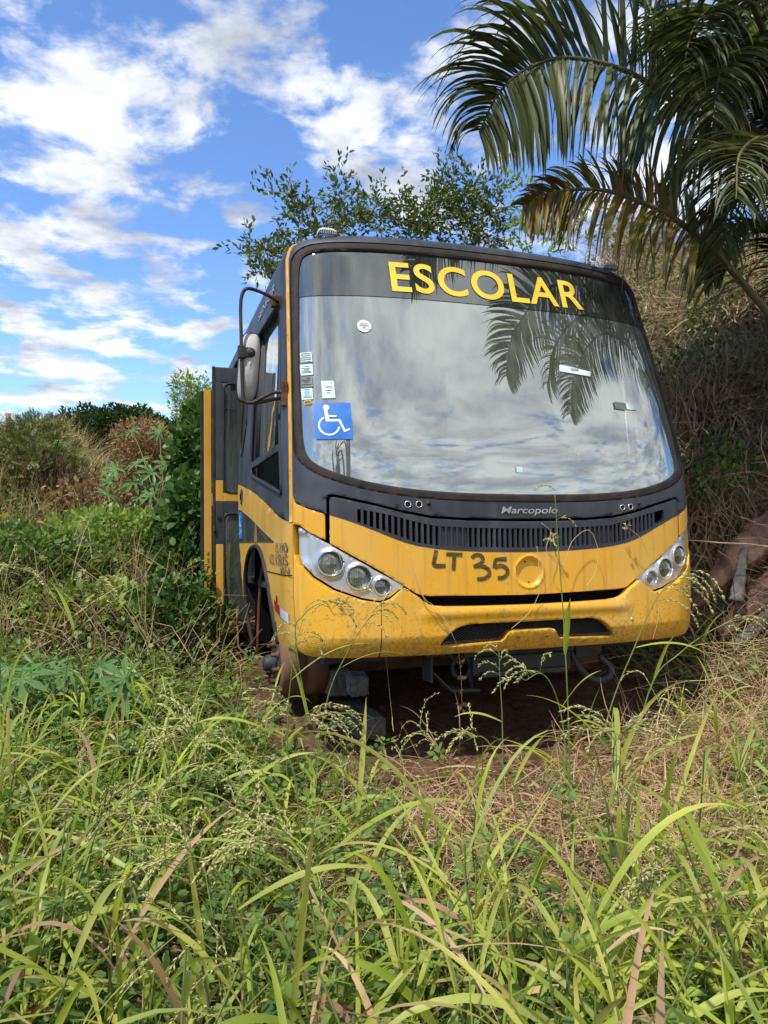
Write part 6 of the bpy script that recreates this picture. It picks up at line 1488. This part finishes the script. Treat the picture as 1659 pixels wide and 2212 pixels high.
# ---- props under the bus
def boxthing(name, label, cat, c, size, rot, mat, bev=.01, jit=.004):
    bm = bmesh.new(); bmesh.ops.create_cube(bm, size=1)
    for v in bm.verts: v.co = Vector((v.co.x * size[0], v.co.y * size[1], v.co.z * size[2]))
    bmesh.ops.subdivide_edges(bm, edges=bm.edges[:], cuts=6, use_grid_fill=True)
    bmesh.ops.bevel(bm, geom=[e for e in bm.edges if e.calc_face_angle(0) > 1], offset=bev, segments=2, affect='EDGES')
    for v in bm.verts: v.co += Vector((random.uniform(-1, 1), random.uniform(-1, 1), random.uniform(-1, 1))) * jit
    me = bpy.data.meshes.new(name); bm.to_mesh(me); bm.free(); o = link(name, me, M[mat], None, c); o.rotation_euler = rot; return tag(o, label, cat)
c = A(772, 1477, 4.25); boxthing('concrete_block', 'pale square concrete block wedged on the sleeper under the bumper', 'concrete block', c, (.11, .12, .115), (.05, .02, .25), 'concrete', .008)
c = A(727, 1470, 4.45); boxthing('concrete_block', 'darker concrete block behind the pale one under the bumper', 'concrete block', c, (.13, .13, .16), (.0, .1, .35), 'concrete', .008)
p0, p1 = A(740, 1510, 4.6), A(803, 1555, 3.85); mid = (p0 + p1) / 2; dv = (p1 - p0); boxthing('timber_sleeper', 'heavy grey sleeper sloping down from under the bus', 'sleeper', mid - Vector((0, 0, .045)), (.16, dv.length, .11), (math.atan2(-dv.z, math.hypot(dv.x, dv.y)) * -1 * -1, 0, math.atan2(dv.y, dv.x) - math.pi / 2 + math.pi), 'timber', .012, .004)

# ---- dangling dry creeper with papery leaves
def dangling(label, pts, leafpts, r=.0016):
    P = bez([Vector(p) for p in pts], 40); b = P[0]; root = empty('hanging_dry_vine', b, label, 'dry vine', 'dry vines hanging on the bus front'); mb = MB()
    mb.tube([p - b + Vector((random.uniform(-1, 1), 0, 0)) * .0015 for p in P], r, 4); mb.build('vine_stem', M['twig'], root)
    pos = []; 
    for q in leafpts: pos += [np.array(q) - np.array(b) + rng.normal(size=3) * .008 for _ in range(5)]
    if pos:
        pos = np.array(pos).reshape(-1, 5, 3)
        for q in pos: V, Q, t = leaf_cloud(q, rand_dirs(5, -.3, 1), rng.uniform(.015, .032, 5), T_leaf(.7, .4), .3); VV, QQ, TT, tt, mm = merge([(V, Q, t, 0)]); link('dry_leaf', mesh_np('dry_leaf', VV, QQ, TT, True, tt, mm), M['straw'], root)
def onbus(px, py, off=.03):
    """point just in front of the bus face seen at a place of the photograph"""
    d = (BMI.to_3x3() @ dir_of(px, py)); o_ = BMI @ Vector((0, 0, EYE)); t = 2.6
    while t < 6:
        p = o_ + d * t
        if abs(p.x) < 1.19 and p.y > float(ycurve(np.array(abs(p.x) / 1.2))) + float(lean(p.z)) - off - .03: return BM @ p
        t += .004
    return A(px, py, 3.9)
dangling('dry vine with papery leaves hanging below the tow bracket', [onbus(878, 1180), onbus(890, 1225), onbus(915, 1290), onbus(950, 1320), onbus(985, 1390), A(993, 1430, 3.72), A(997, 1480, 3.72), A(998, 1525, 3.72)], [A(996, 1432, 3.72), A(995, 1462, 3.72), A(999, 1492, 3.72), A(996, 1522, 3.72), A(1000, 1528, 3.72)])
dangling('thin dry vine crossing the bumper left of the tow bracket', [onbus(876, 1220), onbus(900, 1260), onbus(920, 1300), onbus(950, 1328), onbus(965, 1345)], [])
dangling('bare dry tendril hanging straight from the bumper seam to the ground', [onbus(830, 1405), A(836, 1440, 3.8), A(842, 1500, 3.7), A(850, 1580, 3.6)], [])
dangling('dry vine curled over the grille right of the badge', [onbus(1170, 1130), onbus(1190, 1150), onbus(1180, 1190), onbus(1215, 1220), onbus(1235, 1170), onbus(1270, 1145), onbus(1290, 1180), onbus(1288, 1230), onbus(1265, 1270)], [onbus(1198, 1158)])
dangling('long dry vine looping over the right side of the bumper', [onbus(1160, 1180), onbus(1165, 1230), onbus(1168, 1270), onbus(1145, 1320), onbus(1105, 1358)], [])
dangling('dry vine from the broken vent down to the right headlight', [onbus(1345, 1130), onbus(1370, 1150), onbus(1385, 1165), onbus(1400, 1200), onbus(1402, 1225)], [onbus(1352, 1135)])
dangling('thin dry vine beside the left headlight', [onbus(712, 1145), onbus(716, 1180), onbus(733, 1200), onbus(745, 1250), onbus(735, 1285), onbus(733, 1298)], [onbus(733, 1298)])
dangling('dry vine across the right end of the bumper', [onbus(1416, 1278), onbus(1422, 1310), onbus(1420, 1345), onbus(1410, 1380)], [])

# ---- tall seed stalks: things of their own
def seed_stalk(label, base, path, heads, leaves=(), head_n=22, dry=False):
    """base point, path points of the culm, heads: list of drooping branches (start t, direction, length)"""
    root = empty('grass_stalk', base, label, 'grass stalk', 'tall seeding grass stalks'); B = Vector(base)
    P = bez([B] + [Vector(p) for p in path], 24); mb = MB(); mb.tube([p - B for p in P], [.0032 - .0020 * i / 24 for i in range(25)], 6); mb.build('stalk', M['stem'], root)
    parts = []
    for (t, d, L) in heads:
        i = t * 24; i0 = min(int(i), 23); c = P[i0].lerp(P[i0 + 1], i - i0); n = 26; L = L * 1.25; pth = [np.array(c)]; dd = np.array(Vector(d).normalized())
        for k in range(n): pth.append(pth[-1] + dd * L / n); dd = dd + np.array([0, 0, -.085]) + rng.normal(size=3) * .008; dd /= np.linalg.norm(dd)
        pth = np.array(pth); V, Q, tq = tubes_np(pth[None] - np.array(B), .0011, .0006, 3); parts.append((V, Q, tq, 0))
        k = int(head_n * L / .085); ii = rng.uniform(5, n - .01, k); j = ii.astype(int); pos = pth[j] + (pth[j + 1] - pth[j]) * (ii - j)[:, None]; dr = unit(pth[j + 1] - pth[j]) + rng.normal(size=(k, 3)) * .30
        V, Q, tq = leaf_cloud(pos - np.array(B), dr, rng.uniform(.012, .020, k), T_spike(), .3); parts.append((V, Q, tq, 1))
    VV, QQ, TT, tt, mm = merge(parts); link('seed_head', mesh_np('seed_head', VV, QQ, TT, True, tt, mm), [M['stem'], M['straw' if dry else 'seed']], root)
    for (t, d, L, w) in leaves:
        i = t * 24; i0 = min(int(i), 23); c = P[i0]; V, Q, tq = ribbons(np.array([c]) - np.array(B), np.array([d], float), L, w, 1.5, 14, .25, twist=.5); link('leaf_blade', mesh_np('leaf_blade', V, Q, None, True, tq), M['grass'], root)
def fan(t0, n, L, side=0., up=.5, spread=.6): return [(t0 + (1 - t0) * k / max(1, n - 1) * .999, (side + random.uniform(-spread, spread), random.uniform(-.3, .3), up), L * random.uniform(.7, 1.1)) for k in range(n)]
SG = [
 ('seed stalk arching in front of the left headlight corner', 705, 1490, 3.1, [(640, 1400), (655, 1330), (700, 1302), (722, 1330)], 7, .13, .3, [(.15, (-.2, 0, 1), .30, .016)]),
 ('seed stalk crossing the seam under the left headlamps', 660, 1660, 3.0, [(705, 1520), (745, 1420), (790, 1345), (830, 1310)], 7, .12, .5, [(.45, (1, 0, .6), .30, .013)]),
 ('seed stalk beside the brake drum with a broad upright leaf', 618, 1640, 3.0, [(622, 1550), (628, 1470), (636, 1400), (650, 1355)], 6, .12, .2, [(.6, (-.2, 0, 1), .14, .014), (.5, (.8, 0, .7), .40, .015)]),
 ('drooping seed stalk standing below the centre of the bumper', 1088, 1650, 2.9, [(1085, 1560), (1080, 1470), (1078, 1410)], 6, .10, .0, [(.35, (-.8, 0, .4), .2, .012)]),
 ('seed stalk with bowed heads below the tow hook', 1245, 1760, 2.5, [(1220, 1600), (1200, 1500), (1170, 1455), (1135, 1470)], 6, .12, -.4, [(.4, (.6, 0, 1), .2, .014)]),
 ('very tall thin stalk rising past the grille and badge', 1235, 1760, 2.6, [(1228, 1560), (1218, 1350), (1206, 1180), (1198, 1060)], 3, .09, .2, [(.42, (.0, -.2, 1), .22, .024)]),
 ('leaning stalk crossing below the right headlamps', 1250, 1760, 2.6, [(1310, 1560), (1370, 1400), (1420, 1290), (1475, 1235)], 8, .15, .9, [(.5, (1, 0, .25), .28, .012)]),
 ('long stalk leaning far right past the bumper end', 1330, 1680, 2.7, [(1400, 1500), (1470, 1410), (1560, 1350), (1640, 1330)], 6, .16, .9, [(.55, (1, 0, .2), .34, .02), (.3, (.3, 0, 1), .2, .016)]),
 ('golden seed head hanging left of the sleeper', 660, 1830, 2.3, [(640, 1700), (615, 1600), (640, 1560), (660, 1575)], 11, .17, .2, [(.5, (-1, 0, .6), .3, .016), (.55, (1, 0, .6), .3, .015)]),
 ('pinkish seed head bowed over the weeds left of centre', 560, 1850, 2.3, [(520, 1740), (470, 1650), (420, 1600), (380, 1600)], 10, .15, -.5, [(.3, (1, 0, 1), .3, .015)]),
 ('pale seed head against the dark bushes on the left', 120, 1620, 2.9, [(140, 1480), (160, 1360), (185, 1280), (215, 1255)], 7, .11, .4, [(.5, (-.3, 0, 1), .2, .014)]),
 ('seed head at the left edge above the castor leaves', 10, 1620, 2.8, [(0, 1450), (5, 1300), (20, 1240), (50, 1245)], 8, .13, .3, [(.6, (.2, 0, 1), .2, .014)]),
 ('seed head bending right of the broad blade in centre', 1370, 1950, 2.0, [(1345, 1800), (1325, 1660), (1330, 1600), (1345, 1600)], 8, .15, .1, [(.4, (.8, 0, 1), .3, .018), (.6, (-.8, 0, 1), .3, .018)]),
 ('large blurred seed head nearest the lens at lower left centre', 560, 2260, 1.45, [(540, 2080), (480, 1900), (420, 1850), (380, 1880)], 7, .13, -.5, [(.4, (1, .2, .6), .3, .016)]),
 ('seed head hanging near the lens left of the bottom centre', 700, 2260, 1.5, [(690, 2100), (660, 1900), (610, 1830), (560, 1850)], 7, .14, -.2, [(.5, (-.9, .2, .5), .3, .018)]),
 ('seed stalk near the lens at the bottom right corner', 1620, 2240, 1.6, [(1600, 2060), (1560, 1930), (1500, 1880), (1450, 1890)], 8, .13, -.4, [(.3, (-.3, .3, 1), .28, .018)]),
 ('small brown seed head in the lower right grass', 1560, 2150, 1.9, [(1530, 2000), (1500, 1900), (1470, 1850)], 7, .10, -.2, []),
 ('seed head low in front of the bare soil', 1180, 1830, 2.5, [(1120, 1720), (1060, 1610), (1030, 1590), (1010, 1600)], 7, .12, -.5, [(.3, (.4, 0, 1), .22, .014)]),
 ('seed stalk standing in the grass at lower left', 190, 2200, 1.8, [(200, 2050), (190, 1900), (210, 1790), (240, 1770)], 8, .12, .2, [(.4, (.8, .2, .8), .3, .016)]),
]
for lab, px, py, Y, pth, hn, hl_, sd, lv in SG:
    v = A(px, py, Y); zt_g = float(terrain(np.array(v.x), np.array(v.y)))
    b = Vector((v.x, v.y, zt_g)); seed_stalk(lab, b, [A(a, b_, Y) for a, b_ in pth], fan(.72, hn, hl_, sd), lv)
